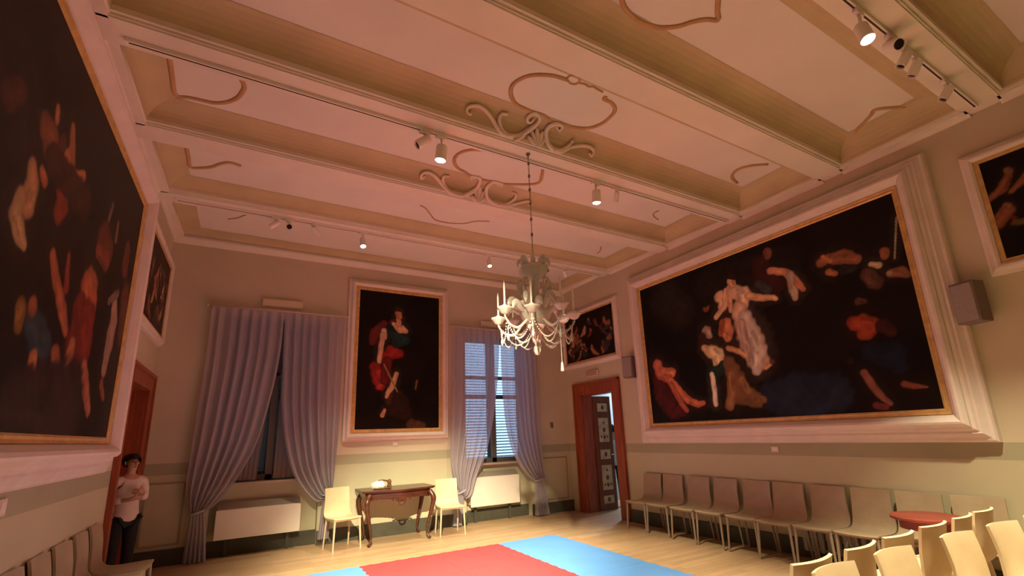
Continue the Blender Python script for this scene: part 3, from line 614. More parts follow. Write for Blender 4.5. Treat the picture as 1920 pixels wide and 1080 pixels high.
# leaf of the right doorway, hinged at its far jamb and pushed into the hallway
PANELM = mat('cream_door_panel', (0.52, 0.38, 0.25), 0.5, noise=0.25, nscale=9)
PANELD = mat('dark_panel_motif', (0.12, 0.06, 0.04), 0.6)
LW, LH = 0.47, 2.28
leaf = obj('door_leaf', bx(0, LW, -0.025, 0.025, 0.01, LH, 0.004), mat('dark_red_leaf_wood', (0.17, 0.05, 0.025), 0.4, noise=0.3, nscale=4, stretch=(6, 6, .6)), dR)
a = math.radians(92)
leaf.location = (XR + 0.25, DR[1] - 0.028, 0); leaf.rotation_euler = (0, 0, -PI / 2 + a)
for (z0, z1) in ((1.96, 2.13), (1.34, 1.83), (1.00, 1.19), (0.40, 0.88), (0.14, 0.29)):
    p = obj('inlaid_panel', bx(0.10, 0.37, -0.034, -0.02, z0, z1, 0.004), PANELM, leaf)
    bm = bmesh.new(); zc = (z0 + z1) / 2; h = (z1 - z0)
    for (dx, dz, r) in ((0, 0, 0.05), (0, h * 0.3, 0.028), (0, -h * 0.3, 0.04), (-0.08, -h * 0.28, 0.025), (0.08, -h * 0.28, 0.025)):
        if h < 0.3 and abs(dz) > 0.001: continue
        n = 8
        q = [(0.235 + dx + r * math.cos(k * 2 * PI / n) * 0.8, zc + dz + r * math.sin(k * 2 * PI / n)) for k in range(n)]
        prism(bm, q, 1, -0.037, -0.033)
    mo = obj('panel_motif', bm, PANELD, leaf)
knob = obj('door_handle', tb([(LW - 0.06, -0.02, 1.08), (LW - 0.06, -0.07, 1.08), (LW - 0.15, -0.075, 1.08)], 0.01, 8), BRASS, leaf, smooth=True)
dL = door_frame('door_2', 'left', DL[0], DL[1], DL[2], 0.21, 0.35)
lf = obj('door_leaf', bx(XL - 0.30, XL - 0.25, DL[0], DL[1], 0.01, DL[2] - 0.01, 0.004), WOODR, dL)
for (y0, y1) in ((DL[0] + 0.10, DL[0] + 0.52), (DL[0] + 0.62, DL[1] - 0.10)):
    for (z0, z1) in ((0.15, 0.85), (0.98, 2.15)):
        obj('door_panel', bx(XL - 0.26, XL - 0.235, y0, y1, z0, z1, 0.012), WOODR, lf)

# ---------------------------------------------------------------- windows
SLATM = mat('shutter_green_grey', (0.10, 0.13, 0.13), 0.6)
def window(name, W, slat_open):
    x0, x1, z0, z1 = W
    y = YB + 0.20
    bm = bmesh.new()
    xm = (x0 + x1) / 2
    for (a, b) in ((x0, x0 + 0.06), (x1 - 0.06, x1), (xm - 0.05, xm + 0.05)): box(bm, a, b, y, y + 0.06, z0, z1, 0.004)
    for (a, b) in ((z0, z0 + 0.09), (z1 - 0.07, z1), (z0 + 1.62, z0 + 1.68)): box(bm, x0 + 0.06, x1 - 0.06, y, y + 0.058, a, b, 0.004)
    wo = struct(name, bm, mat('window_frame_wood', (0.15, 0.125, 0.105), 0.5))
    for (a, b) in ((x0 + 0.06, xm - 0.05), (xm + 0.05, x1 - 0.06)):
        for (c, d) in ((z0 + 0.09, z0 + 1.62), (z0 + 1.68, z1 - 0.07)):
            obj('window_pane', bx(a, b, y + 0.025, y + 0.031, c, d), PANE, wo)
    obj('window_sill', bx(x0, x1, YB - 0.02, YB + 0.2, z0 - 0.03, z0 + 0.005, 0.006), mat('sill_stone', (0.42, 0.34, 0.27), 0.5, noise=0.1), wo)
    # louvred shutters outside the panes
    ys = YB + 0.36
    bm = bmesh.new()
    for (a, b) in ((x0, xm - 0.005), (xm + 0.005, x1)):
        for (c, d) in ((a, a + 0.06), (b - 0.06, b)): box(bm, c, d, ys, ys + 0.04, z0, z1)
        for c in (z0, z0 + 1.25, z1 - 0.08): box(bm, a + 0.06, b - 0.06, ys, ys + 0.038, c, c + 0.08)
    obj('shutter_frame', bm, SLATM, wo)
    me = None
    n = 40
    for (a, b) in ((x0 + 0.06, xm - 0.065), (xm + 0.065, x1 - 0.06)):
        for k in range(n + 1):
            z = z0 + 0.10 + k * (z1 - z0 - 0.18) / n
            if me is None:
                sl = bx(0, b - a, -0.036, 0.036, -0.004, 0.004)
                o = obj('shutter_slat', sl, SLATM, wo); me = o.data
            else:
                o = bpy.data.objects.new('shutter_slat', me); link(o, wo)
            o.location = (a, ys + 0.02, z); o.rotation_euler = (math.radians(slat_open), 0, 0)
    return wo
window('window_1', W1, -58)
window('window_2', W2, 12)

# ---------------------------------------------------------------- mats on the floor
REDM = mat('red_foam_mat', (0.72, 0.05, 0.06), 0.6, noise=0.05, nscale=3, bump=0.15, bscale=160)
BLUEM = mat('sky_blue_foam_mat', (0.11, 0.30, 0.72), 0.6, noise=0.05, nscale=3, bump=0.15, bscale=160)
def jigsaw(s):
    """square foam tile outline with interlocking teeth"""
    n = 11; t = s / n; d = 0.014
    out = []
    def side(f):
        for k in range(n):
            a, b = k * t, (k + 1) * t
            o = d if k % 2 else 0.0
            out.append(f(a + t * 0.08 * (1 if k % 2 else -1) * (k > 0), o)); out.append(f(b - t * 0.08 * (1 if k % 2 else -1) * (k < n - 1), o))
    side(lambda a, o: (a, o)); side(lambda a, o: (s + o, a)); side(lambda a, o: (s - a, s + o)); side(lambda a, o: (o, s - a))
    return out
def mat_tile(label, x, y, m):
    bm = bmesh.new()
    P = jigsaw(0.972)
    Q = []
    for p in P:
        if not Q or (abs(p[0] - Q[-1][0]) + abs(p[1] - Q[-1][1])) > 1e-5: Q.append(p)
    prism(bm, Q, 2, 0.0, 0.022)
    o = obj('foam_mat', bm, m); o.location = (x, y, 0.001)
    return tag(o, label, 'floor mat', 'foam puzzle mats on the parquet')
mx = [0.395, 1.37, 2.345, 3.32]
rows = ['row nearest the console table', 'second row from the console table', 'third row from the console table', 'fourth row from the console table']
cn = ['blue foam mat left of the red ones', 'left-hand red foam mat', 'right-hand red foam mat', 'blue foam mat right of the red ones']
for i, x in enumerate(mx):
    for j in range(4):
        mat_tile('%s, %s' % (cn[i], rows[j]), x, 6.42 - 0.975 * (j + 1), BLUEM if i in (0, 3) else REDM)

# ---------------------------------------------------------------- chairs
def chair_shell(wd=0.42):
    """one bent shell: seat curving up into the back; front towards -y"""
    prof = [(-0.245, 0.437), (-0.235, 0.446), (-0.18, 0.446), (-0.08, 0.440), (0.03, 0.436), (0.10, 0.440), (0.145, 0.455), (0.170, 0.488), (0.183, 0.54), (0.192, 0.61), (0.203, 0.69), (0.216, 0.77), (0.228, 0.835), (0.231, 0.845)]
    n = len(prof); m_ = 8; th = 0.018
    V = []; F = []
    nor = []
    for i in range(n):
        a = prof[max(0, i - 1)]; b = prof[min(n - 1, i + 1)]
        t = Vector((b[0] - a[0], b[1] - a[1])).normalized(); nor.append((t.y, -t.x))
    for layer in (0, 1):
        for i in range(n):
            back = max(0, min(1, (prof[i][1] - 0.48) / 0.2))
            seat = 1 - back
            for j in range(m_ + 1):
                u = j / m_ * 2 - 1
                ww = wd / 2 * (1 - 0.02 * seat - 0.10 * back)
                y = prof[i][0] + 0.035 * back * (1 - u * u) - 0.018 * back
                z = prof[i][1] - 0.008 * seat * (1 - u * u)
                if layer: y += nor[i][0] * th; z += nor[i][1] * th
                V.append((u * ww, y, z))
    q = n * (m_ + 1)
    id_ = lambda l, i, j: l * q + i * (m_ + 1) + j
    for i in range(n - 1):
        for j in range(m_):
            F.append((id_(0, i, j), id_(0, i, j + 1), id_(0, i + 1, j + 1), id_(0, i + 1, j)))
            F.append((id_(1, i, j), id_(1, i + 1, j), id_(1, i + 1, j + 1), id_(1, i, j + 1)))
        for j in (0, m_): F.append((id_(0, i, j), id_(0, i + 1, j), id_(1, i + 1, j), id_(1, i, j)))
    for j in range(m_):
        for i in (0, n - 1): F.append((id_(0, i, j), id_(1, i, j), id_(1, i, j + 1), id_(0, i, j + 1)))
    return V, F
def make_chair(label, shellm, legm, group):
    t = thing('shell_chair', label, 'chair', group=group)
    s = obj('seat_shell', chair_shell(), shellm, t, smooth=True)
    md = s.modifiers.new('edge', 'EDGE_SPLIT'); md.split_angle = math.radians(50)
    bm = bmesh.new()
    for x in (-0.185, 0.185): box(bm, x - 0.012, x + 0.012, -0.215, 0.13, 0.400, 0.430)
    for y in (-0.215, 0.11): box(bm, -0.185, 0.185, y, y + 0.02, 0.402, 0.428)
    obj('seat_frame', bm, legm, t)
    for (x, y, dx, dy) in ((-0.188, -0.215, -0.018, -0.02), (0.188, -0.215, 0.018, -0.02), (-0.18, 0.12, -0.012, 0.05), (0.18, 0.12, 0.012, 0.05)):
        obj('leg', tb([(x, y, 0.425), (x + dx, y + dy, 0.0)], [0.016, 0.011], 8), legm, t, smooth=False)
    return t
ORD = ['first', 'second', 'third', 'fourth', 'fifth', 'sixth', 'seventh', 'eighth', 'ninth', 'tenth']
# long row under the big right painting
GR = 'chairs lined up along the right wall'
base = None
for i, y in enumerate((5.87, 5.44, 4.94, 4.50, 4.03, 3.60, 3.15, 2.72, 2.28, 1.84)):
    lab = 'taupe shell chair in the row under the big right painting, %s from the doorway' % ORD[i]
    loc = (5.745 + 0.01 * math.sin(i * 2.1), y, 0); rz = -PI / 2 + 0.03 * math.sin(i * 1.7)
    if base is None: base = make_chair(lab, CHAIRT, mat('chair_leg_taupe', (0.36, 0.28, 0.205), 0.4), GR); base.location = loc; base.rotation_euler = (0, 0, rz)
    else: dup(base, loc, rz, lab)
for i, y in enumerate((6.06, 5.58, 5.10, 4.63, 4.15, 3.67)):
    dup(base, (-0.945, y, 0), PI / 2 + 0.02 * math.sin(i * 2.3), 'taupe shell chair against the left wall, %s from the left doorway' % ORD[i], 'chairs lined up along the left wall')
b2 = make_chair('beige shell chair at the left end of the console table, below the first curtain', CHAIRM, LEGM, 'beige chairs flanking the console table')
b2.location = (1.37, 7.76, 0); b2.rotation_euler = (0, 0, math.radians(13))
dup(b2, (3.08, 7.70, 0), math.radians(-7), 'beige shell chair at the right end of the console table, before the second curtain')
GB = 'beige chairs in the back-to-back rows near the camera'
for i, x in enumerate((2.78, 3.29, 3.79, 4.31, 4.80, 5.23)):
    dup(b2, (x - 0.06, 1.80, 0), PI + 0.05 * math.sin(i * 1.9), 'beige shell chair, back to the camera, %s from left in the near row' % ORD[i], GB)
for i, (x, y) in enumerate(((2.66, 1.22), (3.24, 1.20), (3.96, 1.15), (4.56, 1.10), (5.15, 1.06))):
    dup(b2, (x, y, 0), 0.0 - 0.04 * i, 'beige shell chair facing the camera, %s from left in the nearest row' % ORD[i], GB)

# ---------------------------------------------------------------- console table and what stands on it
t = thing('console_table', 'dark walnut console table with cabriole legs under the standing-woman painting', 'table', (2.20, 7.80, 0))
def serp(n=25, hw=0.56, y0=-0.34, y1=0.33, off=0.0):
    P = []
    for k in range(n):
        u = -1 + 2 * k / (n - 1)
        f = y0 + 0.13 * abs(u) ** 2.6 - 0.035 * math.cos(u * PI * 1.5) * (1 - abs(u)) - off
        P.append((u * (hw + off), f))
    P += [(hw + off, y1), (-hw - off, y1)]
    return P
bm = bmesh.new(); prism(bm, serp(off=0.02), 2, 0.765, 0.787); prism(bm, serp(off=0.008), 2, 0.753, 0.766)
obj('tabletop', bm, WOODD, t)
bm = bmesh.new(); prism(bm, serp(hw=0.52, y0=-0.30, y1=0.30), 2, 0.665, 0.754)
# scalloped lower edge of the front apron
for k in range(20):
    u = -1 + 2 * (k + 0.5) / 20
    h = 0.02 + 0.05 * math.exp(-(u / 0.18) ** 2) + 0.025 * max(0, abs(u) - 0.7) / 0.3
    x = u * 0.50; y = -0.30 + 0.13 * abs(u) ** 2.6 - 0.035 * math.cos(u * PI * 1.5) * (1 - abs(u))
    box(bm, x - 0.026, x + 0.026, y, y + 0.02, 0.668 - h, 0.67)
obj('apron', bm, WOODD, t)
bm = bmesh.new()
for k in range(14):
    a0 = 2 * PI * k / 14; a1 = 2 * PI * (k + 1) / 14
    tube(bm, [(0.045 * math.cos(a0), -0.345, 0.60 + 0.045 * math.sin(a0)), (0.045 * math.cos(a1), -0.345, 0.60 + 0.045 * math.sin(a1))], 0.011, 6)
for s in (-1, 1): tube(bm, [(s * 0.05, -0.343, 0.62), (s * 0.10, -0.342, 0.645), (s * 0.15, -0.34, 0.63)], [0.012, 0.014, 0.008], 6)
obj('carved_scroll', bm, WOODD, t, smooth=True)
for (x, y, sx, sy) in ((-0.45, -0.27, -1, -1), (0.45, -0.27, 1, -1), (-0.45, 0.25, -1, 0.4), (0.45, 0.25, 1, 0.4)):
    P = spline([(x + sx * 0.02, y, 0.73), (x + sx * 0.075, y + sy * 0.045, 0.62), (x + sx * 0.06, y + sy * 0.03, 0.48), (x + sx * 0.01, y, 0.28), (x - sx * 0.015, y - sy * 0.01, 0.12), (x + sx * 0.005, y + sy * 0.015, 0.045), (x + sx * 0.03, y + sy * 0.04, 0.022)], 4)
    R = [0.036, 0.042, 0.034, 0.024, 0.018, 0.02, 0.024]
    rr = [p[0] for p in spline([(r,) for r in R], 4)]
    obj('leg', tb(P, rr, 10), WOODD, t, smooth=True)
# white bundle with a dark brown strap
t = thing('cloth_bundle', 'small white bundle with a brown strap lying on the console table', 'bundle', (1.93, 7.74, 0.788))
bm = bmesh.new(); bmesh.ops.create_uvsphere(bm, u_segments=16, v_segments=10, radius=1)
for v in bm.verts:
    c = v.co; k = 1 + 0.12 * math.sin(5 * c.x + 3 * c.y) + 0.08 * math.sin(9 * c.y + 4 * c.z)
    v.co = Vector((c.x * 0.11 * k - 0.03, c.y * 0.08 * k, max(0.0, 0.055 + c.z * 0.068 * k)))
obj('white_cloth', bm, mat('white_cloth', (0.75, 0.72, 0.66), 0.8, noise=0.1, nscale=20), t, smooth=True)
BROWNL = mat('brown_leather', (0.13, 0.06, 0.03), 0.5)
obj('brown_strap', tb(spline([(-0.11, -0.05, 0.012), (0.02, -0.085, 0.014), (0.16, -0.03, 0.014), (0.15, 0.02, 0.09), (0.06, 0.0, 0.128), (-0.03, 0.0, 0.126)], 4), 0.012, 8), BROWNL, t, smooth=True)
obj('brown_knob', lt([(0.001, 0.0), (0.028, 0.004), (0.034, 0.04), (0.024, 0.07), (0.036, 0.10), (0.02, 0.135), (0.001, 0.14)], 14, c=(0.145, 0.01, 0.0)), BROWNL, t, smooth=True)

# ---------------------------------------------------------------- radiators
GRILLE = mat('grey_grille', (0.30, 0.26, 0.21), 0.5)
def convector(label, x0, x1, z0, z1):
    t = thing('convector_heater', label, 'heater', ((x0 + x1) / 2, YB, 0))
    hw = (x1 - x0) / 2
    obj('front_panel', bx(-hw, hw, -0.085, -0.06, z0, z1, 0.006), WHITEP, t)
    bm = bmesh.new(); box(bm, -hw + 0.02, hw - 0.02, -0.065, 0.10, z0 + 0.03, z1 + 0.005, 0.004)
    obj('heater_case', bm, WHITEP, t)
    bm = bmesh.new(); prism(bm, [(-0.065, z1), (0.05, z1 + 0.09), (0.08, z1 + 0.09), (0.08, z1)], 0, -hw + 0.01, hw - 0.01)
    obj('top_slope', bm, GRILLE, t)
    bm = bmesh.new()
    for s in (-1, 1): box(bm, s * (hw - 0.15) - 0.02, s * (hw - 0.15) + 0.02, 0.05, 0.09, 0.0, z0 + 0.05)
    obj('foot', bm, BASEM, t)
    return t
convector('white panel heater under the left window, between its curtains', -0.27, 0.83, 0.25, 0.645)
convector('white panel heater under the right window, between its curtains', 3.67, 4.70, 0.29, 0.80)
t = thing('radiator', 'low grey ribbed radiator behind the chairs on the right wall', 'radiator', (XR, 2.95, 0))
for k in range(13):
    obj('radiator_rib', bx(-0.072, -0.012, -0.56 + k * 0.09, -0.50 + k * 0.09, 0.08, 0.38, 0.02), RADM, t) if k == 0 else None
rib = [c for c in t.children][0]
for k in range(1, 13):
    r = rib.copy(); COL.objects.link(r); r.location = (0, k * 0.09, 0)
bm = bmesh.new()
for z in (0.11, 0.34): tube(bm, [(-0.042, -0.54, z), (-0.042, 0.56, z)], 0.016, 8)
for y in (-0.45, 0.45): box(bm, -0.06, -0.03, y - 0.02, y + 0.02, 0.0, 0.12)
obj('radiator_pipe', bm, RADM, t)

# ---------------------------------------------------------------- curtains
def interp(P, n):
    """resample a polyline by spline at n points"""
    S = spline(P, 8); A = np.array(S); d = np.r_[0, np.cumsum(np.linalg.norm(np.diff(A, axis=0), axis=1))]
    q = np.linspace(0, d[-1], n)
    return np.stack([np.interp(q, d, A[:, i]) for i in range(A.shape[1])], -1)
def curtain(label, out, inn, tail, y0, folds, seed, floorz=0.02):
    """panel between its outer and inner edge lines, gathered at the tie-back, and its tail below"""
    rng = random.Random(seed)
    NU, NV = 110, 46
    A, B = interp(out, NV), interp(inn, NV)
    ph = [rng.uniform(0, 6) for _ in range(4)]
    V = []
    for i in range(NV):
        v = i / (NV - 1)
        wd = math.hypot(B[i][0] - A[i][0], B[i][1] - A[i][1])
        amp = 0.030 + 0.022 * v
        amp = min(amp, 0.02 + wd * 0.16)
        if v < 0.06: amp *= 0.35 + 0.65 * v / 0.06
        for j in range(NU):
            u = j / (NU - 1)
            uu = u + 0.012 * math.sin(9 * u + ph[0])
            a = 2 * PI * folds * uu + ph[1] + 0.5 * math.sin(2.2 * v + ph[3])
            f = math.sin(a) + 0.22 * math.sin(1.7 * a + ph[2] + v)
            x = A[i][0] + (B[i][0] - A[i][0]) * u; z = A[i][1] + (B[i][1] - A[i][1]) * u
            # belly towards the room as it is gathered
            V.append((x, y0 + amp * f - 0.05 * math.sin(v * PI) * math.sin(u * PI), z))
    F = [(i * NU + j, i * NU + j + 1, (i + 1) * NU + j + 1, (i + 1) * NU + j) for i in range(NV - 1) for j in range(NU - 1)]
    t = thing('curtain', label, 'curtain', (0, 0, 0), 0, None)
    obj('curtain_drape', (V, F), CURT, t, smooth=True)
    # tail hanging from the tie-back
    (tx0, tz0), (tx1, tz1), bx0, bx1 = tail[0], tail[1], tail[2], tail[3]
    n2 = 40; m2 = 14; V = []
    for i in range(m2):
        v = i / (m2 - 1); e = v ** 0.7
        for j in range(n2 + 1):
            u = j / n2
            xa = tx0 + (bx0 - tx0) * e; xb = tx1 + (bx1 - tx1) * e
            za = tz0 + (floorz - tz0) * v; zb = tz1 + (floorz - tz1) * v
            V.append((xa + (xb - xa) * u, y0 + (0.015 + 0.03 * v) * math.sin(2 * PI * 5 * u + ph[0]) , za + (zb - za) * u))
    F = [(i * (n2 + 1) + j, i * (n2 + 1) + j + 1, (i + 1) * (n2 + 1) + j + 1, (i + 1) * (n2 + 1) + j) for i in range(m2 - 1) for j in range(n2)]
    obj('curtain_tail', (V, F), CURT, t, smooth=True)
    # tie-back band round the gather
    c = Vector(((tx0 + tx1) / 2, y0 - 0.005, (tz0 + tz1) / 2)); r = abs(tx1 - tx0) / 2 + 0.012
    ring = [(c.x + r * math.cos(2 * PI * k / 18), c.y + 0.055 * math.sin(2 * PI * k / 18), c.z + 0.03 * math.cos(2 * PI * k / 18)) for k in range(19)]
    bm = bmesh.new(); tube(bm, ring, 0.016, 8, cap=False)
    obj('tie_back', bm, mat('tie_back_cord', (0.42, 0.38, 0.42), 0.8), t, smooth=True)
    return t
YC_ = 8.06
def net(label, edge, x_out, top, bottom, side):
    V = []; NU, NV = 40, 14
    for i in range(NV):
        v = i / (NV - 1); xe = edge[0] + (edge[1] - edge[0]) * v
        for j in range(NU):
            u = j / (NU - 1)
            V.append((x_out + (xe - x_out) * u, 8.235 + 0.012 * math.sin(u * 60 + 0.6 * v), top + (bottom - top) * v))
    F = [(i * NU + j, i * NU + j + 1, (i + 1) * NU + j + 1, (i + 1) * NU + j) for i in range(NV - 1) for j in range(NU - 1)]
    o = obj('net_curtain', (V, F), NET, None, smooth=True)
    return tag(o, label, 'curtain', 'net curtains inside the left window')
net('thin brownish net curtain behind the left window drapes, left half', (0.36, 0.20), -0.35, 3.48, 1.03, 0)
net('thin brownish net curtain behind the left window drapes, right half', (0.45, 0.42), 1.07, 3.48, 1.03, 1)
curtain('lilac sheer curtain of the left window, drawn to the left', [(-0.60, 3.60), (-0.60, 2.74), (-0.63, 1.82), (-0.65, 1.15), (-0.63, 0.85), (-0.57, 0.66)], [(0.385, 3.60), (0.375, 2.96), (0.30, 2.28), (0.16, 1.57), (-0.08, 1.02), (-0.27, 0.76), (-0.42, 0.63)], ((-0.57, 0.67), (-0.41, 0.64), -0.60, -0.33), YC_, 7, 1)
curtain('lilac sheer curtain of the left window, drawn to the right', [(1.32, 3.60), (1.31, 2.65), (1.31, 1.78), (1.28, 1.11), (1.26, 0.80)], [(0.395, 3.60), (0.42, 2.79), (0.45, 2.12), (0.54, 1.55), (0.69, 1.07), (0.93, 0.74), (1.08, 0.64), (1.16, 0.72)], ((1.14, 0.74), (1.27, 0.79), 1.08, 1.24), YC_, 7, 2, 0.10)
curtain('pale sheer curtain of the right window, drawn to the left', [(3.31, 3.62), (3.29, 2.72), (3.26, 1.73), (3.25, 1.10), (3.32, 0.80), (3.40, 0.62)], [(4.345, 3.62), (4.28, 2.75), (4.16, 1.92), (3.98, 1.23), (3.77, 0.77), (3.68, 0.53), (3.58, 0.44), (3.50, 0.50)], ((3.40, 0.64), (3.52, 0.54), 3.30, 3.46), YC_, 7, 3, 0.03)
curtain('pale sheer curtain of the right window, drawn to the right', [(5.20, 3.62), (5.21, 2.78), (5.21, 1.8), (5.23, 0.96), (5.23, 0.73)], [(4.355, 3.62), (4.355, 2.75), (4.41, 1.81), (4.56, 1.2), (4.82, 0.80), (5.03, 0.64)], ((5.03, 0.65), (5.22, 0.71), 5.02, 5.33), YC_, 7, 4)
RODM = mat('slim_curtain_rod', (0.58, 0.44, 0.34), 0.4)
for (x0, x1, lab) in ((-0.66, 1.36, 'slim curtain rod above the left window'), (3.27, 5.26, 'slim curtain rod above the right window')):
    t = thing('curtain_rod', lab, 'curtain rod', ((x0 + x1) / 2, YC_, 3.625))
    hw = (x1 - x0) / 2
    obj('rod', tb([(-hw, 0, 0), (hw, 0, 0)], 0.012, 10), RODM, t, smooth=True)
    for s in (-1, 1):
        obj('finial', lt([(0.001, -0.025), (0.02, -0.012), (0.022, 0.01), (0.001, 0.028)], 10, c=(s * hw, 0, 0)), RODM, t, smooth=True)
        obj('bracket', bx(s * (hw - 0.05) - 0.008, s * (hw - 0.05) + 0.008, 0.0, YB - YC_, -0.01, 0.012), RODM, t)

# ---------------------------------------------------------------- wall fittings
def plaque(name, label, cat, side, c, wdt, hgt, dep, m1, m2):
    t = thing(name, label, cat, c); M = wallM(side)
    a = obj('housing', bx(-wdt / 2, wdt / 2, -hgt / 2, hgt / 2, 0, dep, min(0.012, dep / 3)), m1, t); a.matrix_local = M
    b = obj('front_face', bx(-wdt / 2 + 0.015, wdt / 2 - 0.015, -hgt / 2 + 0.015, hgt / 2 - 0.015, dep - 0.004, dep + 0.003, 0.002), m2, t); b.matrix_local = M
    return t
plaque('emergency_light', 'cream emergency light panel above the left window curtains', 'light', 'back', (0.36, YB, 3.775), 0.60, 0.125, 0.06, SIGNM, SIGNM)
plaque('emergency_light', 'cream emergency light panel above the right window curtains, behind the chandelier', 'light', 'back', (4.24, YB, 3.76), 0.58, 0.115, 0.06, SIGNM, SIGNM)
plaque('exit_light', 'faint pinkish emergency panel above the open doorway', 'light', 'right', (XR, 7.28, 2.70), 0.38, 0.12, 0.05, SIGNM, mat('pinkish_panel', (0.50, 0.30, 0.24), 0.5))
plaque('label_plate', 'small pale label plate below the standing-woman painting', 'plate', 'back', (2.28, YB, 1.47), 0.09, 0.07, 0.012, PLATE, WHITEP)
plaque('label_plate', 'small pale label plate below the huge right painting', 'plate', 'right', (XR, 3.73, 1.25), 0.10, 0.075, 0.012, PLATE, WHITEP)
plaque('label_plate', 'small pale label plate below the huge left painting', 'plate', 'left', (XL, 3.93, 1.24), 0.10, 0.10, 0.012, PLATE, WHITEP)
plaque('thermostat', 'small grey wall control right of the second window', 'control', 'back', (5.57, YB, 1.72), 0.07, 0.12, 0.03, mat('grey_plastic', (0.30, 0.25, 0.2), 0.5), mat('dark_plastic', (0.15, 0.11, 0.09), 0.5))
def speaker(label, c, wdt, hgt, dep, yaw):
    t = thing('wall_speaker', label, 'speaker', c, yaw)
    obj('cabinet', bx(-dep, 0.0, -wdt / 2, wdt / 2, -hgt / 2, hgt / 2, 0.01), SPKC, t)
    obj('grille', bx(-dep - 0.012, -dep + 0.005, -wdt / 2 + 0.012, wdt / 2 - 0.012, -hgt / 2 + 0.02, hgt / 2 - 0.02, 0.006), SPKM, t)
    obj('bracket', bx(0.0, 0.06, -0.03, 0.03, -0.06, 0.06), SPKC, t)
    return t
speaker('small grey wall speaker between the doorway and the huge right painting', (5.965, 6.13, 2.66), 0.20, 0.39, 0.14, 0.25)
speaker('grey wall speaker on the near side of the huge right painting', (5.965, 1.49, 2.62), 0.20, 0.40, 0.15, -0.3)

# ---------------------------------------------------------------- track lights
def track(label, y, z, x0, x1):
    t = thing('light_track', label, 'light track', ((x0 + x1) / 2, y, z))
    hw = (x1 - x0) / 2
    obj('rail', bx(-hw, hw, -0.018, 0.018, -0.032, 0.0, 0.003), SPOTM, t)
    obj('rail_slot', bx(-hw + 0.01, hw - 0.01, -0.006, 0.006, -0.034, -0.03), mat('rail_slot_dark', (0.06, 0.04, 0.03), 0.6), t)
    for s in (-1, 1): obj('end_cap', bx(s * hw - 0.012, s * hw + 0.012, -0.02, 0.02, -0.036, 0.002, 0.003), SPOTM, t)
tracks = {'near': (1.10, 4.49, 'white light track on the ceiling beam nearest the camera'), 'mid': (3.80, 4.49, 'white light track on the beam that carries the chandelier'), 'far': (6.60, 4.59, 'white light track on the beam nearest the back wall')}
for k, (y, z, lab) in tracks.items(): track(lab, y, z, -1.0, 5.85)
def spotlight(label, x, k, dirv, lit, drop=0.06, L=0.155, r=0.045):
    y, z, _ = tracks[k]
    t = thing('track_spotlight', label, 'spotlight', (x, y, z - 0.034), 0, 'spotlights on the ceiling tracks')
    obj('adapter', bx(-0.055, 0.055, -0.017, 0.017, -0.03, 0.0, 0.004), SPOTM, t)
    d = Vector(dirv).normalized(); p = Vector((0, 0, -0.03 - drop))
    obj('stem', tb([(0, 0, -0.025), p - d * 0.02], 0.011, 8), SPOTM, t, smooth=True)
    q = Matrix.Translation(p) @ d.to_track_quat('Z', 'Y').to_matrix().to_4x4()
    h = obj('housing', lt([(0.02, -0.055), (r * 0.9, -0.05), (r, -0.035), (r, L - 0.055), (r * 0.86, L - 0.055), (r * 0.84, L - 0.085), (0.001, L - 0.087)], 20), SPOTM, t)
    h.matrix_local = q
    if lit: le = obj('lens', lt([(0.001, L - 0.07), (r * 0.82, L - 0.07), (r * 0.82, L - 0.05), (r * 0.5, L - 0.043), (0.001, L - 0.04)], 20), GLOW, t)
    else: le = obj('lens', lt([(0.001, L - 0.082), (r * 0.82, L - 0.082), (r * 0.82, L - 0.07), (0.001, L - 0.068)], 20), DARKV, t)
    le.matrix_local = q
    return t
spotlight('lit white spotlight left of the chandelier on the middle track', 1.45, 'mid', (-0.05, 0.15, -1), True, 0.13, 0.155, 0.054)
spotlight('unlit white spotlight leaning left beside the lit one on the middle track', 1.28, 'mid', (-0.9, 0.2, -0.75), False, 0.07)
spotlight('lit white spotlight right of the chandelier on the middle track', 3.40, 'mid', (0.05, 0.12, -1), True, 0.13, 0.155, 0.05)
spotlight('small unlit spotlight right of the lit one on the middle track', 3.72, 'mid', (0.2, 0.5, -1), False, 0.08, 0.12, 0.032)
spotlight('unlit spotlight leaning left, leftmost on the far track', 0.12, 'far', (-0.9, 0.3, -0.75), False, 0.06, 0.14, 0.036)
spotlight('unlit spotlight showing its dark opening, second on the far track', 0.29, 'far', (-0.04, -1, -0.55), False, 0.06, 0.14, 0.04)
spotlight('unlit spotlight leaning right, third on the far track', 0.62, 'far', (0.85, 0.35, -0.75), False, 0.06, 0.14, 0.036)
spotlight('lit spotlight left of the standing-woman painting, on the far track', 1.28, 'far', (0.05, -0.3, -1), True, 0.10, 0.15, 0.04)
spotlight('lit spotlight right of the standing-woman painting, on the far track', 3.38, 'far', (0.0, -0.3, -1), True, 0.10, 0.13, 0.034)
spotlight('unlit spotlight right of the chandelier, last on the far track', 4.97, 'far', (0.6, 0.4, -0.9), False, 0.06, 0.13, 0.034)
spotlight('dark-mouthed unlit spotlight behind the chandelier crown on the far track', 4.55, 'far', (-0.2, -1, -0.5), False, 0.06, 0.13, 0.034)
spotlight('large lit spotlight at the top right, on the near track', 3.62, 'near', (-0.1, -0.2, -1), True, 0.14)
spotlight('unlit spotlight with its dark opening towards the camera, on the near track', 4.10, 'near', (-0.62, -0.75, -0.75), False, 0.05)
spotlight('first pale unlit spotlight right of the dark opening, on the near track', 4.32, 'near', (-0.3, 0.6, -1), False, 0.07, 0.13, 0.036)
spotlight('second pale unlit spotlight right of the dark opening, on the near track', 4.50, 'near', (-0.1, 0.6, -1), False, 0.08, 0.13, 0.036)
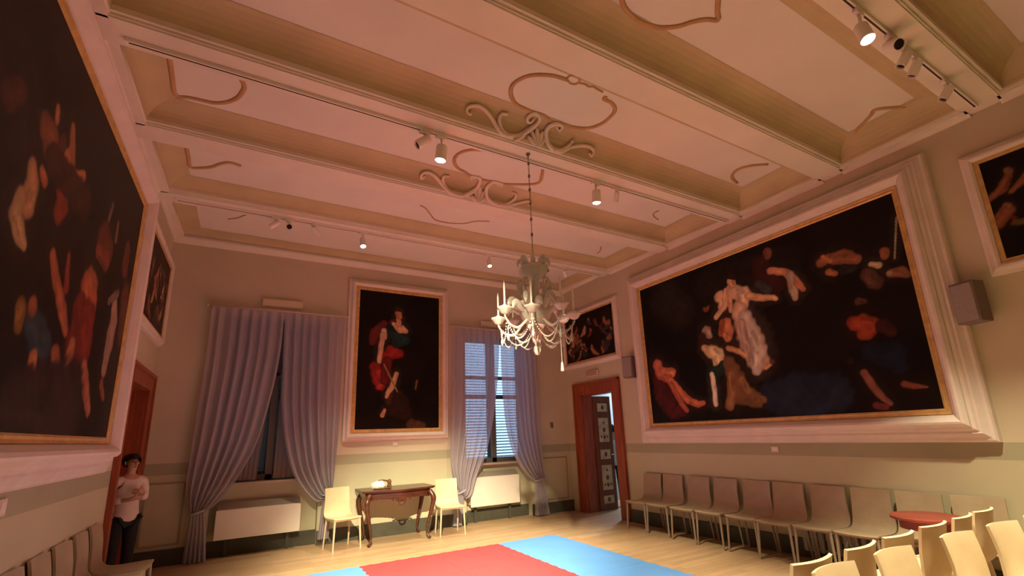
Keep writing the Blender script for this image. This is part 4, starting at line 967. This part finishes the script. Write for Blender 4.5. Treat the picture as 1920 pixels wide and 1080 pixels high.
spotlight('last pale unlit spotlight near the right wall, on the near track', 5.12, 'near', (-0.3, 0.6, -1), False, 0.08, 0.13, 0.036)

# ---------------------------------------------------------------- chandelier
t = thing('chandelier', 'clear and milky blown-glass chandelier with white candles, hanging on a chain mid-room', 'chandelier', (2.40, 3.705, 0))
t.scale = (0.78, 0.78, 1.0)
# chain from the beam
bm = bmesh.new(); z = 4.49; k = 0
while z > 3.32:
    ring = []
    for i in range(11):
        a = 2 * PI * i / 10
        dx, dz = 0.009 * math.cos(a), 0.026 * math.sin(a)
        ring.append((dx, 0, z - 0.028 + dz) if k % 2 else (0, dx, z - 0.028 + dz))
    tube(bm, ring, 0.0028, 5, cap=False); z -= 0.046; k += 1
for z in (4.37, 4.22, 4.06, 3.9, 3.72, 3.55): lathe(bm, [(0.001, -0.024), (0.016, -0.012), (0.018, 0.0), (0.015, 0.012), (0.001, 0.024)], 8, c=(0, 0, z))
c = obj('chain', bm, BRASS, t); c['kind'] = 'stuff'
obj('ceiling_hook', lt([(0.03, 4.49), (0.028, 4.475), (0.01, 4.465), (0.008, 4.44)], 12), BRASS, t, smooth=True)
obj('stem', lt([(0.02, 3.26), (0.035, 3.22), (0.055, 3.17), (0.05, 3.13), (0.03, 3.08), (0.045, 3.03), (0.062, 2.97), (0.05, 2.90), (0.032, 2.85), (0.05, 2.80), (0.085, 2.75), (0.11, 2.71), (0.10, 2.66), (0.06, 2.62), (0.001, 2.61)], 20), GLASSM, t, smooth=True)
obj('crown_bowl', lt([(0.03, 3.05), (0.10, 3.075), (0.165, 3.12), (0.185, 3.16), (0.17, 3.20), (0.16, 3.165), (0.09, 3.10), (0.03, 3.08)], 32, ripple=0.06, waves=8), GLASSM, t, smooth=True)
def ribbon(pts, rads, n=6, sq=0.5): return tb([p for p in spline(pts, 4)], [x[0] for x in spline([(r,) for r in rads], 4)], n)
def pol(a, r, z): return (r * math.cos(a), r * math.sin(a), z)
for i in range(8):
    a = 2 * PI * i / 8 + 0.2
    obj('crown_leaf', ribbon([pol(a, 0.06, 3.12), pol(a, 0.12, 3.22), pol(a, 0.17, 3.27), pol(a, 0.205, 3.24), pol(a, 0.20, 3.20)], [0.012, 0.03, 0.026, 0.016, 0.005]), GLASSM, t, smooth=True)
obj('centre_bowl', lt([(0.05, 2.58), (0.11, 2.60), (0.16, 2.64), (0.19, 2.70), (0.20, 2.73), (0.185, 2.735), (0.15, 2.67), (0.06, 2.62)], 32, ripple=0.05, waves=10), GLASSM, t, smooth=True)
obj('pendant_cup', lt([(0.02, 2.40), (0.05, 2.42), (0.07, 2.47), (0.085, 2.53), (0.12, 2.585), (0.10, 2.59), (0.05, 2.55), (0.03, 2.50)], 24, ripple=0.05, waves=6), mat('pink_glass', (0.72, 0.50, 0.46), 0.15, spec=0.8), t, smooth=True)
obj('finial_drop', lt([(0.001, 2.29), (0.03, 2.30), (0.048, 2.335), (0.04, 2.37), (0.02, 2.39), (0.035, 2.41), (0.001, 2.42)], 18), GLASSM, t, smooth=True)
for i in range(8):
    a = 2 * PI * i / 8 + 0.39
    obj('leaf_scroll', ribbon([pol(a, 0.05, 2.84), pol(a, 0.13, 2.86), pol(a, 0.20, 2.94), pol(a, 0.21, 3.03), pol(a, 0.155, 3.05), pol(a, 0.14, 2.99)], [0.012, 0.017, 0.02, 0.018, 0.013, 0.007]), GLASSM, t, smooth=True)
    obj('flower', lt([(0.004, -0.02), (0.03, 0.0), (0.045, 0.03), (0.035, 0.032), (0.012, 0.012)], 15, c=pol(a, 0.24, 2.77), ripple=0.12, waves=5), GLASSM, t, smooth=True)
for i in range(12):
    a = 2 * PI * i / 12 + 0.1; w_ = 0.03 * (i % 2)
    obj('glass_leaf', ribbon([pol(a, 0.10, 2.70), pol(a, 0.20, 2.74 + w_), pol(a, 0.29, 2.79 + w_ * 2), pol(a + 0.05, 0.35, 2.77 + w_), pol(a + 0.08, 0.375, 2.72 + w_)], [0.014, 0.034, 0.04, 0.028, 0.006], 7), GLASSM, t, smooth=True)
NA = 8
for i in range(NA):
    a = 2 * PI * i / NA + 0.12
    low = 0.035 * (i % 2)
    ob = obj('arm', ribbon([pol(a, 0.06, 2.68), pol(a, 0.16, 2.62), pol(a, 0.28, 2.545 - low), pol(a, 0.40, 2.56 - low), pol(a, 0.475, 2.63 - low), pol(a, 0.48, 2.675 - low)], [0.013, 0.0145, 0.0135, 0.012, 0.011, 0.011], 8), GLASSM, t, smooth=True)
    cx, cy, _ = pol(a, 0.48, 0)
    obj('drip_pan', lt([(0.012, 2.655 - low), (0.045, 2.665 - low), (0.075, 2.70 - low), (0.095, 2.715 - low), (0.088, 2.722 - low), (0.05, 2.685 - low), (0.028, 2.70 - low), (0.026, 2.745 - low), (0.012, 2.745 - low)], 24, c=(cx, cy, 0), ripple=0.07, waves=8), GLASSM, ob, smooth=True)
    obj('candle', lt([(0.0125, 2.74 - low), (0.0115, 2.94 - low), (0.006, 2.965 - low), (0.002, 2.985 - low)], 10, c=(cx, cy, 0)), WAX, ob, smooth=True)
def beads(bm, p, q, sag, r):
    p, q = Vector(p), Vector(q); n = max(6, int((q - p).length * 1.25 / (r * 2.1)))
    for k in range(n + 1):
        u = k / n
        c = p.lerp(q, u); c.z -= sag * 4 * u * (1 - u)
        lathe(bm, [(0.0005, -r), (r * 0.8, -r * 0.55), (r, 0), (r * 0.8, r * 0.55), (0.0005, r)], 6, c=c)
for i in range(NA):
    a0 = 2 * PI * i / NA + 0.12; a1 = a0 + 2 * PI / NA
    bm = bmesh.new(); beads(bm, pol(a0, 0.46, 2.60), pol(a1, 0.46, 2.60), 0.19, 0.0085)
    obj('bead_swag', bm, GLASSM, t, smooth=True)
    bm = bmesh.new(); beads(bm, pol(a0, 0.42, 2.56), pol(a0 + 0.3, 0.09, 2.50), 0.13, 0.0085)
    obj('bead_swag', bm, GLASSM, t, smooth=True)
    bm = bmesh.new(); x, y, _ = pol(a0, 0.44, 0)
    lathe(bm, [(0.0005, 2.40), (0.012, 2.415), (0.018, 2.44), (0.010, 2.47), (0.004, 2.50), (0.012, 2.52), (0.004, 2.55)], 8, c=(x, y, 0))
    obj('glass_drop', bm, GLASSM, t, smooth=True)
a = 5.2
obj('pull_cord', tb([pol(a, 0.33, 2.56), pol(a, 0.33, 2.19)], 0.004, 6), WAX, t)
obj('tassel', lt([(0.004, 2.20), (0.014, 2.185), (0.02, 2.13), (0.022, 2.11), (0.001, 2.108)], 10, c=pol(a, 0.33, 0)), WAX, t, smooth=True)

# ---------------------------------------------------------------- round table
t = thing('side_table', 'small round red-brown wooden table beside the near chairs', 'table', (5.44, 2.06, 0))
obj('tabletop', lt([(0.001, 0.675), (0.25, 0.675), (0.265, 0.683), (0.265, 0.70), (0.25, 0.71), (0.001, 0.71)], 36), WOODT, t)
obj('apron', lt([(0.19, 0.60), (0.205, 0.60), (0.205, 0.677), (0.19, 0.677)], 32), WOODT, t)
obj('pedestal', lt([(0.001, 0.02), (0.03, 0.03), (0.026, 0.10), (0.035, 0.2), (0.022, 0.32), (0.028, 0.5), (0.05, 0.62), (0.001, 0.676)], 14), WOODT, t, smooth=True)
for k in range(3):
    a = PI / 2 + k * 2 * PI / 3
    obj('foot', tb([pol(a, 0.0, 0.10), pol(a, 0.07, 0.05), pol(a, 0.13, 0.012)], [0.016, 0.014, 0.011], 8), WOODT, t, smooth=True)
# ---------------------------------------------------------------- people
def skin_mesh(name, verts, edges, radii, root, levels, material, parent, flat=None):
    me = bpy.data.meshes.new(name); me.from_pydata(verts, edges, [])
    o = bpy.data.objects.new(name, me); COL.objects.link(o)
    md = o.modifiers.new('skin', 'SKIN'); md.use_smooth_shade = True
    if not me.skin_vertices: me.skin_vertices.new()
    for i, r in enumerate(radii):
        rr = r if isinstance(r, tuple) else (r, r)
        me.skin_vertices[0].data[i].radius = rr
        me.skin_vertices[0].data[i].use_root = (i == root)
    if levels:
        sd = o.modifiers.new('sub', 'SUBSURF'); sd.levels = levels; sd.render_levels = levels
    dg = bpy.context.evaluated_depsgraph_get()
    ev = o.evaluated_get(dg); m2 = bpy.data.meshes.new_from_object(ev)
    o.modifiers.clear(); o.data = m2; bpy.data.meshes.remove(me)
    m2.materials.clear(); m2.materials.append(material)
    m2.polygons.foreach_set('use_smooth', [True] * len(m2.polygons))
    if parent: o.parent = parent
    return o
def person(label, loc, rz, height, shirt, arms='chest', group=None):
    """standing figure, front towards -y, built 1.70 m tall and scaled to height"""
    t = thing('person', label, 'person', loc, rz)
    k = height / 1.70
    P = lambda x, y, z: (x * k, y * k, z * k)
    V = []; E = []; R = []
    def add(p, r, par=None):
        V.append(P(*p)); R.append(r * k if not isinstance(r, tuple) else (r[0] * k, r[1] * k))
        if par is not None: E.append((par, len(V) - 1))
        return len(V) - 1
    pel = add((0, 0, 0.92), (0.135, 0.10)); ab = add((0, 0, 1.06), (0.125, 0.09), pel); ch = add((0, 0.0, 1.24), (0.15, 0.10), ab); sh = add((0, 0.01, 1.38), (0.10, 0.07), ch)
    nk = add((0, 0.0, 1.45), 0.05, sh); jaw = add((0, -0.012, 1.53), (0.062, 0.07), nk); hd = add((0, -0.005, 1.60), (0.078, 0.092), jaw); tp = add((0, 0.0, 1.665), (0.055, 0.065), hd)
    hands = []
    for s in (-1, 1):
        hip = add((s * 0.09, 0, 0.86), 0.088, pel); kn = add((s * 0.10, -0.01, 0.48), 0.056, hip); cf = add((s * 0.10, 0.01, 0.34), 0.052, kn); an = add((s * 0.10, 0.015, 0.09), 0.038, cf)
        he = add((s * 0.10, 0.02, 0.04), 0.036, an); to = add((s * 0.115, -0.13, 0.028), (0.04, 0.026), he)
        so = add((s * 0.175, 0.0, 1.37), 0.055, sh); el = add((s * 0.225, 0.03, 1.11), 0.042, so)
        wr = add((s * 0.07, -0.20, 1.17 + 0.04 * s), 0.028, el)
        pm = add((s * 0.02, -0.225, 1.19 + 0.04 * s), (0.034, 0.02), wr)
        hands.append((s, pm))
    for s, pm in hands:
        b = (s * 0.02, -0.225, 1.19 + 0.04 * s)
        for q, L in enumerate((0.062, 0.072, 0.068, 0.052)):
            dz = -0.027 + q * 0.018
            f1 = add((b[0] - s * 0.03, b[1] - 0.012, b[2] + dz), 0.0095, pm)
            f2 = add((b[0] - s * (0.03 + L * 0.5), b[1] - 0.004, b[2] + dz), 0.0088, f1)
            add((b[0] - s * (0.03 + L * 0.8), b[1] + 0.018, b[2] + dz), 0.0078, f2)
        t1 = add((b[0] + s * 0.01, b[1] - 0.02, b[2] + 0.04), 0.011, pm); add((b[0] - s * 0.015, b[1] - 0.025, b[2] + 0.065), 0.009, t1)
    skin_mesh('body', V, E, R, 0, 2, SKIN, t)
    # clothes
    V2 = []; E2 = []; R2 = []
    def add2(p, r, par=None):
        V2.append(P(*p)); R2.append(tuple(x * k for x in r) if isinstance(r, tuple) else r * k)
        if par is not None: E2.append((par, len(V2) - 1))
        return len(V2) - 1
    a00 = add2((0, 0, 0.80), (0.20, 0.155)); a0 = add2((0, 0, 0.92), (0.18, 0.14), a00); a1 = add2((0, 0, 1.05), (0.15, 0.115), a0); a2 = add2((0, 0, 1.24), (0.172, 0.122), a1); a3 = add2((0, 0.01, 1.375), (0.12, 0.09), a2); add2((0, 0.005, 1.43), (0.066, 0.062), a3)
    for s in (-1, 1):
        b0 = add2((s * 0.18, 0, 1.365), 0.072, a3); b1 = add2((s * 0.228, 0.03, 1.11), 0.06, b0); add2((s * 0.11, -0.14, 1.155 + 0.03 * s), 0.045, b1)
    skin_mesh('shirt', V2, E2, R2, 0, 2, shirt, t)
    V2.clear(); E2.clear(); R2.clear()
    a0 = add2((0, 0, 0.90), (0.125, 0.10))
    for s in (-1, 1):
        b0 = add2((s * 0.095, 0, 0.84), 0.102, a0); b1 = add2((s * 0.10, -0.01, 0.48), 0.074, b0); b2 = add2((s * 0.10, 0.012, 0.12), 0.058, b1); add2((s * 0.10, 0.015, 0.07), 0.058, b2)
    skin_mesh('trousers', V2, E2, R2, 0, 2, TROUS, t)
    # hair: cap over the skull, fringe and sides
    bm = bmesh.new(); bmesh.ops.create_uvsphere(bm, u_segments=20, v_segments=14, radius=1)
    for v in bm.verts:
        c = v.co.copy(); wv = 1 + 0.03 * math.sin(14 * c.x) * math.cos(9 * c.y)
        v.co = Vector((c.x * 0.108 * wv, c.y * 0.122 * wv + 0.012, 1.625 + c.z * 0.10 * wv)) * k
    bmesh.ops.delete(bm, geom=[v for v in bm.verts if v.co.y < -0.045 * k and v.co.z < 1.635 * k or v.co.z < 1.545 * k], context='VERTS')
    obj('hair', bm, HAIRM, t, smooth=True)
    # face
    bm = bmesh.new(); tube(bm, [P(0, -0.088, 1.615), P(0, -0.108, 1.58), P(0, -0.09, 1.572)], [0.008 * k, 0.014 * k, 0.008 * k], 8)
    obj('nose', bm, SKIN, t, smooth=True)
    for s in (-1, 1):
        obj('eye', lt([(0.0005, -0.009 * k), (0.011 * k, -0.004 * k), (0.011 * k, 0.004 * k), (0.0005, 0.009 * k)], 10, c=P(s * 0.032, -0.083, 1.612)), HAIRM, t, smooth=True)
        obj('ear', lt([(0.001, -0.028 * k), (0.012 * k, -0.016 * k), (0.014 * k, 0.01 * k), (0.001, 0.028 * k)], 8, c=P(s * 0.083, 0.0, 1.595)), SKIN, t, smooth=True)
    obj('mouth', tb([P(-0.022, -0.084, 1.543), P(0, -0.092, 1.541), P(0.022, -0.084, 1.543)], 0.0055 * k, 6), mat('lips', (0.32, 0.10, 0.08), 0.5), t, smooth=True)
    return t
person('dark-haired person in a white shirt and black trousers in the left doorway, arms bent', (-1.15, 7.22, 0), math.radians(38), 1.47, SHIRT)
person('black-haired person in a pale blue shirt seen through the right doorway', (7.02, 7.98, 0), math.radians(150), 1.68, SHIRTB)
